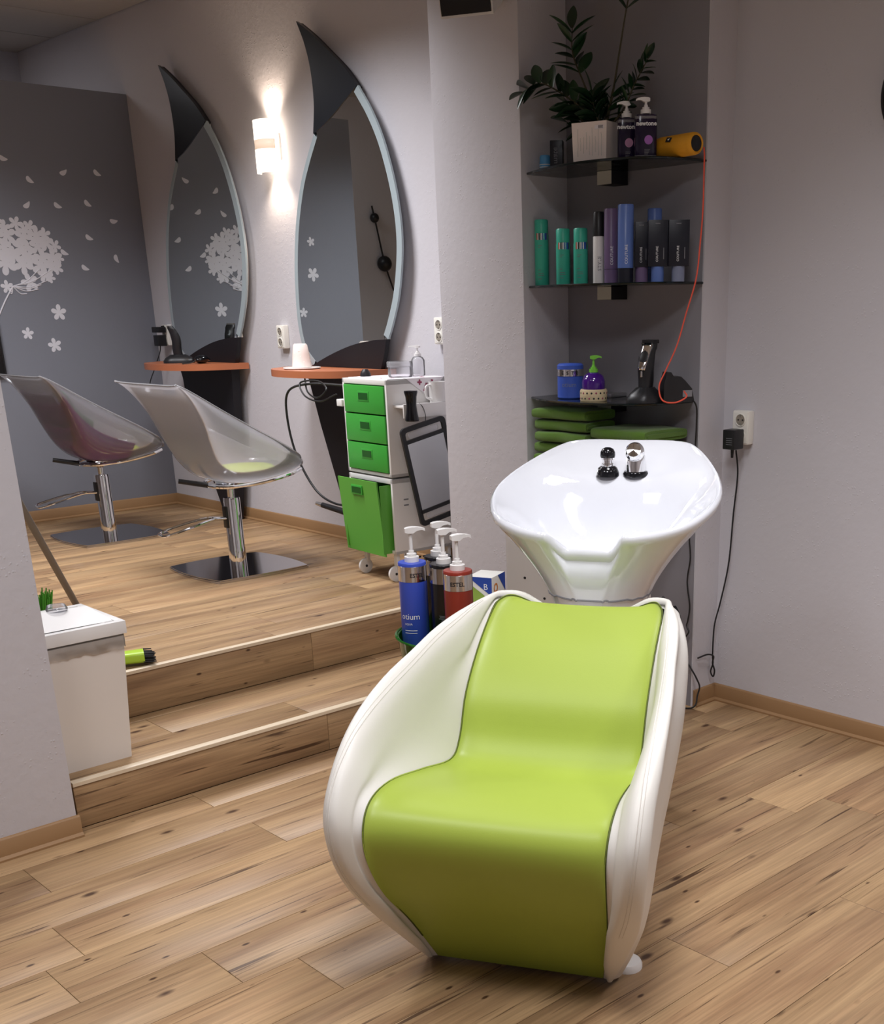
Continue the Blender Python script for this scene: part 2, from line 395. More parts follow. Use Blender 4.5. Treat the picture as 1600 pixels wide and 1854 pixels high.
fl = struct('floor'); lay(fl, -2.2, RW, -1.2, R1, 0.0, 1.197, PW,
    {9: 0.968, 8: 1.581, 6: 0.795, 5: 1.095, 4: 1.244, 2: 2.92, 1: 1.928, 0: 2.40, 3: 0.35, 7: 2.1})
MB().box(-2.2, RW+0.05, -1.2, R1+0.02, -0.05, -0.0105).build('underlay', 'joint_dark', fl)
st = struct('floor_step'); lay(st, LWX-0.05, PX, R1, R2, Z1, R1+0.004, PW, {0: 2.05, 1: 1.62, 2: 2.6})
MB().box(LWX-0.05, PX, R1+0.011, R2+0.02, -0.05, Z1-0.0105).build('underlay', 'joint_dark', st)
for a, b in ((LWX+0.02, 2.1), (2.1, PX)): plank(st, a, b, R1, 0, 0, (0.0, Z1-0.004), axis='y')
up_ = struct('floor_platform'); lay(up_, -2.2, MW, R2, 8.42, Z2, R2, PW, {0: 1.0, 1: 2.31, 2: 1.7, 3: 2.9, 4: 2.0})
MB().box(-2.2, MW+0.05, R2+0.011, 8.45, Z1-0.05, Z2-0.0105).build('underlay', 'joint_dark', up_)
for a, b in ((LWX-0.3, 2.345), (2.345, PX)): plank(up_, a, b, R2, 0, 0, (Z1, Z2-0.004), axis='y')
struct('trim_1', mb=MB().prism([(-0.004, -0.010), (-0.004, 0.001), (0.0, 0.0035), (0.022, 0.0025), (0.022, 0.0), (0, 0), (0, -0.010)], lambda a, b: (LWX+0.02, R1+a, Z1+b), lambda a, b: (PX, R1+a, Z1+b)), m='nosing')
struct('trim_2', mb=MB().prism([(-0.004, -0.010), (-0.004, 0.001), (0.0, 0.0035), (0.018, 0.0025), (0.018, 0.0), (0, 0), (0, -0.010)], lambda a, b: (LWX-0.3, R2+a, Z2+b), lambda a, b: (PX, R2+a, Z2+b)), m='nosing')

# ------------------------------------------------------------------ walls, ceiling
def wall(name, x0, x1, y0, y1, z0, z1, m='wall_paint', bev=0.004): return struct(name, mb=MB().box(x0, x1, y0, y1, z0, z1, bev), m=m)
wall('wall_back', MW, MW+0.15, 3.2, 8.6, 0, CEIL, bev=0)
wall('wall_pillar', PX, MW, NY, 3.757, -0.02, CEIL)
wall('wall_niche', NW, MW, RY, NY, -0.02, CEIL, 'niche_grey')
struct('wall_corner', mb=MB().box(NW-0.0015, RW, RY-0.006, RY, -0.02, CEIL), m='wall_paint')
wall('wall_right', RW, RW+0.15, -1.2, RY, -0.02, CEIL, bev=0)
wall('wall_left', -2.2, LWX, LWY, LWY+0.42, -0.02, CEIL)
pt = wall('wall_partition', 1.865, MW, PY, PY+0.10, Z2-0.02, 2.632, 'grey_paint', 0.003)
wall('wall_far', -2.2, MW, 8.42, 8.55, 0, CEIL, bev=0)
wall('wall_front', -2.35, RW+0.15, -1.35, -1.2, -0.02, CEIL, bev=0)
wall('wall_side', -2.35, -2.2, -1.35, 8.55, -0.02, CEIL, bev=0)
ce = struct('ceiling')
MB().box(-2.35, MW+0.15, -1.35, 8.6, CEIL+0.004, CEIL+0.1).build('grid_backing', 'ceiling_gap', ce)
tx = MW-0.05; ty = 8.42
tile_me = MB().box(-0.302, 0.302, -0.302, 0.302, CEIL-0.010, CEIL+0.004, 0.004).build('ceiling_tile', 'ceiling_tile', ce)
first = True
for i in range(10):
    for j in range(16):
        x, y = MW-0.31-i*0.62, 8.42-0.26-j*0.62
        if x < -2.4: continue
        o = tile_me if first else tile_me.copy()
        if not first: COL.objects.link(o); o.parent = ce
        first = False; o.location = (x, y, 0)

def skirt(name, p0, p1, n, z):
    """baseboard from p0 to p1 (xy), protruding along n"""
    prof = [(0, 0), (0.020, 0), (0.020, 0.006), (0.011, 0.013), (0.009, 0.060), (0.005, 0.065), (0, 0.066)]
    f = lambda p: (lambda a, b: (p[0]+n[0]*a, p[1]+n[1]*a, z+b))
    return struct(name, mb=MB().prism(prof, f(p0), f(p1)), m='skirting')
skirt('baseboard_back', (MW, 3.757), (MW, PY), (-1, 0), Z2)
skirt('baseboard_partition', (1.865, PY), (MW, PY), (0, -1), Z2)
skirt('baseboard_right', (RW, -1.2), (RW, RY-0.006), (-1, 0), 0)
skirt('baseboard_corner', (NW+0.005, RY-0.006), (RW, RY-0.006), (0, -1), 0)
skirt('baseboard_left', (-2.2, LWY), (LWX+0.006, LWY), (0, -1), 0)

# ------------------------------------------------------------------ shampoo chair (local x = viewer's right, y = towards the basin)
TH = math.radians(29.5); WC = (1.583, 1.738, 0.0)
chair = thing('shampoo_chair', 'white shampoo chair with wide lime green seat and curved padded arms', 'chair', WC, TH-PI/2)
E_ = [(.115,.622,.705),(.170,.612,.722),(.213,.588,.735),(.225,.545,.730),(.227,.43,.658),(.230,.325,.56),(.230,.268,.462),(.232,.205,.428),(.243,.05,.462),(.256,-.10,.492),(.262,-.195,.482),(.262,-.237,.43),(.260,-.227,.355),(.251,-.178,.26),(.230,-.092,.145),(.203,-.012,.012)]
R_ = [(.120,.638,.722),(.172,.630,.750),(.222,.600,.757),(.240,.545,.755),(.262,.45,.745),(.287,.30,.722),(.303,.17,.692),(.316,.06,.668),(.326,-.04,.640),(.333,-.13,.602),(.337,-.205,.545),(.337,-.255,.47),(.329,-.258,.385),(.311,-.225,.29),(.275,-.155,.18),(.222,-.025,.012)]
K_ = [(.125,.652,.690),(.175,.645,.695),(.235,.615,.700),(.252,.575,.690),(.272,.545,.655),(.290,.49,.595),(.298,.43,.535),(.302,.36,.48),(.303,.285,.43),(.302,.21,.38),(.298,.145,.32),(.291,.105,.26),(.282,.085,.20),(.268,.07,.14),(.248,.055,.08),(.224,.035,.012)]
NS = 64
Es, Rs, Ks = cr(E_, NS), cr(R_, NS), cr(K_, NS)
def arm_rows(sg):
    rows = []
    for i in range(NS):
        e, r, k = Es[i], Rs[i], Ks[i]; t = i/(NS-1)
        rad = 0.050*min(1, math.sin(PI*min(1, max(0, t)))**0.45+0.12)
        a = (r-e); b = (r-k); rad = min(rad, a.length*0.42, b.length*0.42)
        n = (a.normalized()+b.normalized()); n.normalize()
        pe = (-a)-(-a).dot(n)*n; pe = pe.normalized() if pe.length > 1e-6 else Vector((-1, 0, 0))
        pk = (-b)-(-b).dot(n)*n; pk = pk.normalized() if pk.length > 1e-6 else Vector((1, 0, 0))
        c = r-n*rad
        rin = c+pe*rad*0.95-n*rad*0.25; rout = c+pk*rad*0.95-n*rad*0.25
        r45i = c+pe*rad*0.72+n*rad*0.70; r45o = c+pk*rad*0.72+n*rad*0.70
        outw = Vector((0.016, 0, 0))
        ctl = [e, e.lerp(rin, 0.5)+Vector((0.006, 0, 0)), rin, r45i, r, r45o, rout, rout.lerp(k, 0.5)+outw, k]
        rows.append([Vector((sg*p.x, p.y, p.z)) for p in cr(ctl, 33)])
    return rows
for sg in (-1, 1):
    rows = arm_rows(sg)
    arm = MB().grid(rows).build('armrest', 'white_leather', chair)
    for col, rr in ((14, 0.0011), (15, 0.0008)):
        seam = [rows[i][col] for i in range(14, NS-6)]
        MB().tube(seam, rr, 5).build('seam', 'seam_white', arm)
# lime cushion
Ec = [(.095,.622,.700),(.150,.616,.728),(.186,.602,.744),(.209,.578,.744),(.223,.540,.725)]+E_[4:]
Ecs = cr(Ec, 84); rows = []
for i, e in enumerate(Ecs):
    a = Ecs[max(0, i-1)]; b = Ecs[min(len(Ecs)-1, i+1)]; t = Vector((0, b.y-a.y, b.z-a.z)).normalized(); n = Vector((0, t.z, -t.y))
    if n.y > 0 and n.z < 0: pass
    row = []
    for j in range(29):
        q = -1+2*j/28; w = e.x-0.001
        x = w*math.sin(q*PI/2*0.92)/math.sin(PI/2*0.92)
        edge = 1-abs(q)**10; crown = 0.013*(1-q*q)
        row.append(Vector((x, e.y, e.z))-n*(crown+0.007*edge-0.004)*min(1.0, (len(Ecs)-1-i)/10))
    rows.append(row)
cush = MB().grid(rows).build('cushion', 'lime_leather', chair)
for sg in (-1, 1): MB().tube([Vector((sg*(p.x-0.001), p.y, p.z))+Vector((0, -0.001, 0.001)) for p in Ecs[4:-3]], 0.0023, 6).build('piping', 'seam_dark', cush)
# back shell between the two keels
rows = []
for i in range(NS):
    k = Ks[i]; a = Ks[max(0, i-1)]; b = Ks[min(NS-1, i+1)]; t = (b-a).normalized(); n = Vector((0, -t.z, t.y)).normalized()
    n = n if n.y > 0 else -n
    rows.append([Vector((k.x*math.sin(q*PI/2), k.y, k.z))+n*0.03*math.cos(q*PI/2)*math.sin(PI*min(1, i/(NS-1)+.05)) for q in [-1+2*j/20 for j in range(21)]])
MB().grid(rows).build('back_shell', 'white_gloss', chair)
MB().grid([[Vector((Ecs[0].x*q, Ecs[0].y, Ecs[0].z)) for q in (-1, 0, 1)], [Vector((.16*q, .65, .69)) for q in (-1, 0, 1)]]).build('top_closure', 'white_gloss', chair)
base = MB()
pl = [(0.235*math.copysign(abs(math.cos(a))**0.6, math.cos(a)), 0.24+0.16*math.copysign(abs(math.sin(a))**0.6, math.sin(a))) for a in [2*PI*i/40 for i in range(40)]]
base.prism(pl, lambda x, y: (x, y, 0.0), lambda x, y: (x, y, 0.022)); base.prism([(x*0.93, 0.24+(y-0.24)*0.93) for x, y in pl], lambda x, y: (x, y, 0.022), lambda x, y: (x, y, 0.032))
bs = base.build('base_plate', 'white_plastic', chair)
MB().box(-0.15, 0.15, 0.12, 0.33, 0.03, 0.36, 0.02).build('support_column', 'white_plastic', chair)
for sg in (-1, 1): MB().lathe([(0.0, 0.0), (0.036, 0.0), (0.036, 0.010), (0.032, 0.018), (0.0, 0.020)], (sg*0.240, 0.070, 0.0), 24).build('foot', 'white_plastic', chair)

# ------------------------------------------------------------------ wash basin on its pedestal
basin = thing('wash_basin', 'glossy white ceramic wash basin with neck notch on white pedestal behind lime chair', 'basin', WC, TH-PI/2)
half = [(0,.664),(.045,.664),(.066,.658),(.085,.636),(.105,.617),(.14,.622),(.20,.648),(.262,.70),(.303,.785),(.313,.875),(.290,.975),(.245,1.075),(.200,1.145),(.165,1.172),(.10,1.183),(0,1.180)]
hs = cr([(x, y, 0) for x, y in half], 61)
rim = [(p.x, p.y) for p in hs]+[(-p.x, p.y) for p in reversed(hs[1:-1])]
RN = len(rim); VC = 0.90
def rimz(v): return 0.905+(v-.61)/.575*.178
def notch(x, v):
    if v > 0.80: return 0
    d = abs(x); k = 1 if d < .055 else max(0, 1-(d-.055)/.055)
    return 0.066*k*k*(3-2*k)
rows = []
# outer skirt (bottom to top), lip, inner bowl (top to bottom)
NECK_V, NECK_Z = 0.80, 0.635
def outer(s):   # s: 0 neck .. 1 rim
    row = []
    for x, v in rim:
        if v < .70 and abs(x) < .105: v_ = .614+(v-.614)*s**3
        else: v_ = v
        a = math.atan2(v_-VC, x); nx, nv = 0.118*math.cos(a), NECK_V+0.108*math.sin(a)
        w = s**1.6; f = s
        z1 = rimz(v)-notch(x, v)-0.026; z0 = NECK_Z
        row.append(Vector((nx+(x*0.985-nx)*w, nv+(VC+(v_-VC)*0.985-nv)*w, z0+(z1-z0)*f)))
    return row
for s in [i/14 for i in range(15)]: rows.append(outer(s))
for k, (sc, dz) in enumerate(((1.006, -0.018), (1.014, -0.008), (1.008, 0.0), (0.992, 0.005), (0.972, 0.004), (0.955, -0.003))):
    rows.append([Vector((x*sc, VC+(v-VC)*sc, rimz(v)-notch(x, v)+dz)) for x, v in rim])
sst = lambda q: (lambda c: c*c*(3-2*c))(max(0.0, min(1.0, q)))
for i in range(1, 25):
    t = i/24; sc = 0.955*(1-t)+0.02*t; row = []
    depth = 0.19*(math.sin(min(1, t*1.30)*PI/2))**1.15
    for x, v in rim:
        vp = VC-.02*t+(v-VC)*sc; zr = rimz(vp)-notch(x, v)*(1-t)**4-.003
        row.append(Vector((x*sc, vp, zr-depth*(1-.74*sst((vp-.93)/.11)))))
    rows.append(row)
bowl = MB().grid(rows, closed_u=True).build('bowl', 'ceramic', basin, fix=True)
MB().lathe([(0.0, 0.0), (0.030, 0.0), (0.030, 0.004), (0.022, 0.006), (0.0, 0.002)], (0, VC-0.02, rimz(VC)-0.203), 28).build('drain', 'chrome', bowl)
# neck collar below the bowl and the pedestal body
def ring(rx, ry, v, z, n=48): return [Vector((rx*math.cos(2*PI*i/n), v+ry*math.sin(2*PI*i/n), z)) for i in range(n)]
MB().grid([ring(.118,.108,.80,.636), ring(.119,.109,.80,.630), ring(.112,.102,.80,.615), ring(.100,.092,.80,.600), ring(.098,.090,.80,.560)], closed_u=True).build('collar', 'white_gloss', basin)
LV = [outer(i/40) for i in range(41)]
MB().tube([min((LV[i][k] for i in range(41)), key=lambda p: abs(p.z-.722)) for k in range(0, RN, 2)], .0032, 6, closed=True).build('seam_ring', 'print_grey', basin)
MB().lathe([(0.095, 0.0), (0.095, 0.57), (0.0, 0.57)], (0, .80, 0.0), 40).build('column', 'white_gloss', basin)
pb = MB().prism([(0.72, 0.0), (0.72, 0.52), (0.80, 0.60), (0.92, 0.66), (1.04, 0.80), (1.04, 0.0)], lambda a, b: (-0.095, a, b), lambda a, b: (0.095, a, b)).build('pedestal', 'white_gloss', basin)
sp_ = MB().prism([(-.336, 0.0), (-.336, .935), (-.305, .925), (-.165, .665), (-.10, .60), (-.095, 0.0)], lambda a, b: (a, 1.000, b), lambda a, b: (a, 1.018, b)).build('side_panel', 'panel_white', basin)
MB().prism([(-.310, .928), (-.298, .928), (-.158, .665), (-.170, .665)], lambda a, b: (a, .985, b), lambda a, b: (a, 1.0, b)).build('edge_trim', 'panel_white', sp_)
for a, b in ((-.28, .70), (-.22, .64)): MB().lathe([(0.0, 0), (0.004, 0), (0.003, 0.002), (0, 0.003)], (a, 1.0, b), 12, axis=Matrix.Rotation(PI/2, 3, 'X')).build('screw', 'black_plastic', sp_)
MB().box(.085, .150, .86, .90, .655, .668, .003).cyl((.145, .88, .672), (.165, .88, .690), .008).build('valve', 'black_plastic', basin)
# hand shower holder and mixer tap at the back of the bowl
def bz(v): return rimz(v)-0.030
hv = 1.050
K = .78
sc_ = lambda pr: [(r, z*K) for r, z in pr]
sh = MB().lathe(sc_([(0.0, 0), (0.034, 0.0), (0.033, 0.012), (0.027, 0.030), (0.020, 0.036), (0.0, 0.036)]), (-0.038, hv, bz(hv)-0.012), 28).build('shower_holder', 'black_gloss', basin)
MB().lathe(sc_([(0.018, 0.034), (0.019, 0.040), (0.018, 0.046), (0.016, 0.047), (0.016, 0.058), (0.019, 0.059), (0.019, 0.068)]), (-0.038, hv, bz(hv)-0.012), 28).build('shower_collar', 'chrome', sh)
MB().lathe(sc_([(0.0205, 0.066), (0.022, 0.074), (0.021, 0.086), (0.016, 0.097), (0.008, 0.102), (0.0, 0.103)]), (-0.038, hv, bz(hv)-0.012), 28).build('shower_head', 'black_gloss', sh)
tp = MB().lathe([(0.0, 0), (0.036, 0.0), (0.037, 0.008), (0.033, 0.014), (0.0, 0.015)], (0.042, hv+0.01, bz(hv)-0.012), 28).build('tap_base', 'black_gloss', basin)
MB().lathe([(0.028, 0.010), (0.028, 0.04), (0.027, 0.055), (0.024, 0.060), (0.0, 0.061)], (0.042, hv+0.01, bz(hv)-0.010), 28).build('tap_body', 'chrome', tp)
q = Matrix.Rotation(math.radians(62), 3, 'X')
MB().lathe([(0.0, -0.014), (0.022, -0.012), (0.028, 0.0), (0.027, 0.010), (0.020, 0.019), (0.0, 0.022)], (0.042, hv-0.002, bz(hv)+0.055), 28, axis=q).build('tap_lever', 'chrome', tp)
MB().cyl((0.042, hv+0.008, bz(hv)+0.066), (0.042, hv+0.02, bz(hv)+0.078), 0.004).build('lever_pin', 'chrome', tp)
hose = [(0.19, .90, .66), (0.205, .88, .64), (0.215, .87, .60), (0.19, .90, .55), (0.10, .92, .52)]
MB().tube(cr(hose, 24), 0.007).build('hose', 'black_plastic', basin)

# ------------------------------------------------------------------ styling chairs
def salon_chair(label):
    t = thing('salon_chair', label, 'chair', group=None)
    sq = []
    for (ax, ay), (bx, by), blg in (((-.235,-.235),(.235,-.235),.012),((.235,-.235),(.235,.235),.03),((.235,.235),(-.235,.235),.03),((-.235,.235),(-.235,-.235),.03)):
        nx, ny = (by-ay), -(bx-ax); l = math.hypot(nx, ny)
        for i in range(10):
            u = i/10; b = blg*4*u*(1-u); sq.append((ax+(bx-ax)*u+nx/l*b, ay+(by-ay)*u+ny/l*b))
    bp = MB(); bp.prism(sq, lambda x, y: (x, y, 0.0), lambda x, y: (x, y, 0.010)); bp.prism([(x*.985, y*.985) for x, y in sq], lambda x, y: (x, y, 0.010), lambda x, y: (x, y, 0.015))
    bp.build('base_plate', 'chrome_dark', t)
    MB().lathe([(0.040, 0.015), (0.040, 0.10), (0.0385, 0.105), (0.0385, 0.33), (0.036, 0.338), (0.0, 0.338)], (0, 0, 0), 36).build('column', 'chrome', t)
    MB().lathe([(0.016, 0.335), (0.016, 0.375), (0.030, 0.385), (0.062, 0.405), (0.066, 0.412), (0.0, 0.414)], (0, 0, 0), 32).build('piston', 'chrome', t)
    MB().box(-0.046, -0.030, -0.016, 0.016, 0.20, 0.30, 0.004).build('pump_slot', 'black_plastic', t)
    lev = MB(); lp = [(-0.04, 0.02, 0.245), (-0.12, 0.035, 0.250), (-0.20, 0.07, 0.235), (-0.32, 0.10, 0.205), (-0.34, 0.06, 0.198), (-0.325, 0.02, 0.20), (-0.22, -0.01, 0.228), (-0.12, -0.012, 0.248), (-0.04, -0.01, 0.245)]
    lev.tube(cr(lp, 40), 0.006, 8).build('foot_lever', 'chrome', t)
    # scooped shell: stations from front lip to back top: centre (x,z), rim (x, half width, z)
    ctr = [(.315,.462),(.22,.438),(.10,.412),(-.02,.410),(-.105,.432),(-.165,.49),(-.200,.575),(-.235,.69),(-.290,.795),(-.352,.862)]
    rimp = [(.292,.165,.498),(.240,.225,.530),(.15,.255,.582),(.06,.265,.632),(-.03,.268,.682),(-.11,.270,.728),(-.18,.272,.770),(-.245,.274,.810),(-.31,.276,.848),(-.355,.278,.868)]
    cs = cr([(a, 0, b) for a, b in ctr], 36); rs = cr(rimp, 36); rows = []
    for c, r in zip(cs, rs):
        row = []
        for j in range(33):
            q = -1+2*j/32; aq = abs(q); s1 = math.sin(aq*PI/2)**0.9
            hz = aq**3.2; hx = aq**2
            row.append(Vector((c.x+(r.x-c.x)*hx, math.copysign(r.y*s1, q) if q else 0.0, c.z+(r.z-c.z)*hz)))
        rows.append(row)
    global SHELL; SHELL = rows
    sh = MB().grid(rows).build('shell', 'shell', t)
    md = sh.modifiers.new('thick', 'SOLIDIFY'); md.thickness = 0.006; md.offset = 1
    edge = [r[0] for r in rows]+list(rows[-1])[1:]+[r[-1] for r in reversed(rows)][1:]+list(reversed(rows[0]))[1:-1]
    MB().tube(edge, 0.0042, 6, closed=True).build('shell_rim', 'clear_plastic', sh)
    cu = MB(); prof = [(0.0, 0.0), (0.125, 0.0), (0.145, 0.010), (0.145, 0.025), (0.125, 0.038), (0.0, 0.042)]
    cu.lathe(prof, (0.085, 0, 0.436), 36); cu.build('seat_cushion', 'lime_seat', t)
    # flattened arms frame under the shell
    MB().box(-0.11, 0.11, -0.05, 0.05, 0.395, 0.404, 0.003).build('seat_bracket', 'chrome_dark', t)
    for sg in (-1, 1):
        ra = MB().tube(cr([(-0.10, sg*0.02, 0.398), (-0.06, sg*0.12, 0.402), (0.06, sg*0.185, 0.415), (0.20, sg*0.205, 0.440), (0.27, sg*0.19, 0.458)], 24), 0.008, 8).build('side_rail', 'chrome', t)
    MB().cyl((-0.10, 0.02, 0.402), (-0.215, 0.075, 0.428), 0.013, 0.011, 14).build('tilt_grip', 'black_plastic', t)
    return t
sc1 = salon_chair('empty milky plastic styling chair standing beside the green-drawer trolley')
sc1.location = (2.745, 4.925, Z2)
sc2 = copy_tree(sc1); sc2['label'] = 'milky plastic styling chair holding a purple bundle near the dandelion wall'
sc2.location = (2.705, 6.215, Z2)
for s in (sc1, sc2): s['group'] = 'clear shell styling chairs on the platform'
# purple bundle in the far chair
bn = thing('cloth_bundle', 'purple and multicoloured bundle of cloth slumped inside a clear styling chair', 'cloth', (2.705, 6.215, Z2))
def blob(rx, ry, rz, c, amp, seed, n=28, m=16):
    rnd = random.Random(seed); ph = [(rnd.uniform(2, 5), rnd.uniform(0, 6), rnd.uniform(2, 5), rnd.uniform(0, 6)) for _ in range(4)]; rows = []
    for i in range(m+1):
        b = -PI/2+PI*i/m; row = []
        for j in range(n):
            a = 2*PI*j/n; k = 1+amp*sum(math.sin(p[0]*a+p[1])*math.sin(p[2]*b+p[3]) for p in ph)
            row.append(Vector((c[0]+rx*k*math.cos(a)*math.cos(b), c[1]+ry*k*math.sin(a)*math.cos(b), c[2]+rz*k*math.sin(b))))
        rows.append(row)
    return MB().grid(rows, closed_u=True)
def draped(i0, i1, j0, j1, lift, th, seed, wav=0.006):
    rnd = random.Random(seed); ph = [rnd.uniform(0, 6) for _ in range(6)]; lo = []; hi = []
    for i in range(i0, i1+1):
        l = []; h = []
        for j in range(j0, j1+1):
            a = SHELL[i][j]; du = SHELL[min(35, i+1)][j]-SHELL[max(0, i-1)][j]; dv = SHELL[i][min(32, j+1)]-SHELL[i][max(0, j-1)]
            n = du.cross(dv).normalized(); n = n if n.dot(Vector((0.1, 0, 0.75))-a) > 0 else -n
            u = (i-i0)/(i1-i0); v = (j-j0)/(j1-j0); e = min(1, 6*min(u, 1-u, v, 1-v))
            w = wav*(math.sin(9*u+ph[0])*math.sin(11*v+ph[1])+0.6*math.sin(21*v+7*u+ph[2]))
            l.append(a+n*lift); h.append(a+n*(lift+th*(0.15+0.85*e)+abs(w)))
        lo.append(l); hi.append(list(h))
    m = MB().grid(lo).grid(hi); nr, nc = len(lo), len(lo[0]); o = nr*nc
    for i in range(nr-1): m.f += [(i*nc, (i+1)*nc, o+(i+1)*nc, o+i*nc), (i*nc+nc-1, o+i*nc+nc-1, o+(i+1)*nc+nc-1, (i+1)*nc+nc-1)]; m.sm += [True, True]
    for k in range(nc-1): m.f += [(k, o+k, o+k+1, k+1), ((nr-1)*nc+k, (nr-1)*nc+k+1, o+(nr-1)*nc+k+1, o+(nr-1)*nc+k)]; m.sm += [True, True]
    return m
draped(9, 28, 3, 27, 0.006, 0.03, 3).build('purple_layer', 'purple_cloth', bn)
draped(18, 28, 2, 8, 0.042, 0.010, 4, 0.008).build('teal_fold', 'teal_cloth', bn)
draped(12, 18, 3, 8, 0.042, 0.012, 5, 0.010).build('pink_fold', 'pink_cloth', bn)
draped(26, 30, 8, 25, 0.012, 0.020, 6, 0.008).build('lilac_fold', 'lilac_cloth', bn)

# ------------------------------------------------------------------ styling stations (local y = along wall, z from platform 0)
MX = 3.465            # mirror face
def station(label, y0):
    """y0: world Y of the horn tip minus the reference 5.143"""
    t = thing('styling_station', label, 'styling station', (MX, y0, Z2), group='horn-topped mirror stations on the back wall')
    Yz = lambda pts: [(a-5.143, b-Z2) for a, b in pts]
    right = Yz([(4.71,2.39),(4.62,2.28),(4.545,2.15),(4.485,1.98),(4.457,1.82),(4.462,1.68),(4.50,1.52),(4.555,1.40),(4.60,1.325)])
    left = Yz([(5.076,2.233),(5.155,2.13),(5.225,2.02),(5.29,1.86),(5.333,1.68),(5.350,1.50),(5.345,1.36),(5.31,1.26),(5.237,1.193)])
    horn_r = Yz([(5.143,2.701),(5.03,2.635),(4.92,2.56),(4.80,2.475),(4.71,2.39)])
    horn_l = Yz([(5.143,2.701),(5.09,2.60),(5.058,2.49),(5.052,2.36),(5.076,2.233)])
    hb = Yz([(4.71,2.39),(4.80,2.345),(4.95,2.275),(5.076,2.233)])
    bt = Yz([(4.60,1.325),(4.72,1.318),(4.88,1.295),(5.06,1.25),(5.237,1.193)])
    R = [(p.x, p.y) for p in cr([(a, b, 0) for a, b in right], 40)]; L = [(p.x, p.y) for p in cr([(a, b, 0) for a, b in left], 40)]
    HR = [(p.x, p.y) for p in cr([(a, b, 0) for a, b in horn_r], 24)]; HL = [(p.x, p.y) for p in cr([(a, b, 0) for a, b in horn_l], 24)]
    HB = [(p.x, p.y) for p in cr([(a, b, 0) for a, b in hb], 16)]; BT = [(p.x, p.y) for p in cr([(a, b, 0) for a, b in bt], 20)]
    def inset(curve, d, sgn):
        out = []
        for i, p in enumerate(curve):
            a = curve[max(0, i-1)]; b = curve[min(len(curve)-1, i+1)]; tx_, ty_ = b[0]-a[0], b[1]-a[1]; l = math.hypot(tx_, ty_)
            out.append((p[0]+sgn*ty_/l*d, p[1]-sgn*tx_/l*d))
        return out
    Ri = inset(R, 0.036, -1); Li = inset(L, 0.030, 1)
    back = 0.034
    pr = lambda x0, x1, poly: MB().prism(poly, lambda a, b: (x0, a, b), lambda a, b: (x1, a, b))
    gl = Ri+list(BT)[1:-1]+list(reversed(Li))+list(reversed(HB))[1:-1]
    # clean: clip the inner outline to points below horn line and above base line
    pr(0.0, 0.010, gl).build('mirror_glass', 'mirror', t)
    for C1, C2 in ((R, Ri), (L, Li)):
        m = MB(); n = len(C1)
        for i in range(n-1):
            a, b, c, d = C1[i], C1[i+1], C2[i+1], C2[i]
            q = [(0.001, *a), (0.001, *b), (-0.0005, *c), (-0.0005, *d), (0.012, *a), (0.012, *b), (0.012, *c), (0.012, *d)]
            m.add(q, [(0, 1, 2, 3), (4, 7, 6, 5), (0, 4, 5, 1), (3, 2, 6, 7)], False)
        m.build('frosted_border', 'frosted_edge', t)
    # dark backing board behind the glass
    outl = list(HR)+R[1:]+BT[1:]+list(reversed(L))[1:]+list(reversed(HL))[1:-1]
    pr(0.013, 0.050, [(a+0.02 if a < -0.3 else a-0.01, b) for a, b in gl]).build('backing_board', 'white_plastic', t)
    hn = pr(-0.003, 0.012, HR+list(HB)[1:-1]+list(reversed(HL))).build('horn', 'dark_panel', t)
    pr(0.012, back, [(a*0.98, b-0.004) for a, b in HR+list(HB)[1:-1]+list(reversed(HL))]).build('horn_block', 'black_panel', hn)
    lowr = Yz([(4.655,1.19),(4.62,1.26),(4.60,1.325)])
    pr(-0.012, 0.012, [lowr[0], lowr[1]]+BT).build('lower_panel', 'black_panel', t)
    # table
    top = 1.19-Z2
    tb = [(0.055,.20),(-0.05,.195),(-0.14,.17),(-0.225,.115),(-0.29,.03),(-0.325,-.07),(-0.335,-.18),(-0.325,-.28),(-0.29,-.38),(-0.235,-.455),(-0.15,-.50),(-0.05,-.515),(0.055,-.52)]
    tbs = [(p.x, p.y) for p in cr([(a, b, 0) for a, b in tb], 60)]
    tt = MB(); tt.prism(tbs, lambda x, y: (x, y, top-0.032), lambda x, y: (x, y, top))
    tt.build('tabletop', 'cherry', t)
    # tapered blade leg below the table
    lg = [(0.12,0.87),(0.10,0.83),(0.03,0.62),(-0.10,0.28),(-0.20,0.06),(-0.225,0.0),(-0.34,0.0),(-0.355,0.05),(-0.41,0.30),(-0.45,0.60),(-0.47,0.83),(-0.47,0.87)]
    MB().prism(lg, lambda a, b: (-0.03, a, b-0.02 if b > 0.1 else b), lambda a, b: (0.02, a, b-0.02 if b > 0.1 else b)).build('blade_leg', 'black_panel', t)
    return t
station('horn-topped wall mirror with cherry table, standing next to the dandelion wall', 5.143+1.335)
station('horn-topped wall mirror with cherry table, standing behind the green-drawer trolley', 5.143)

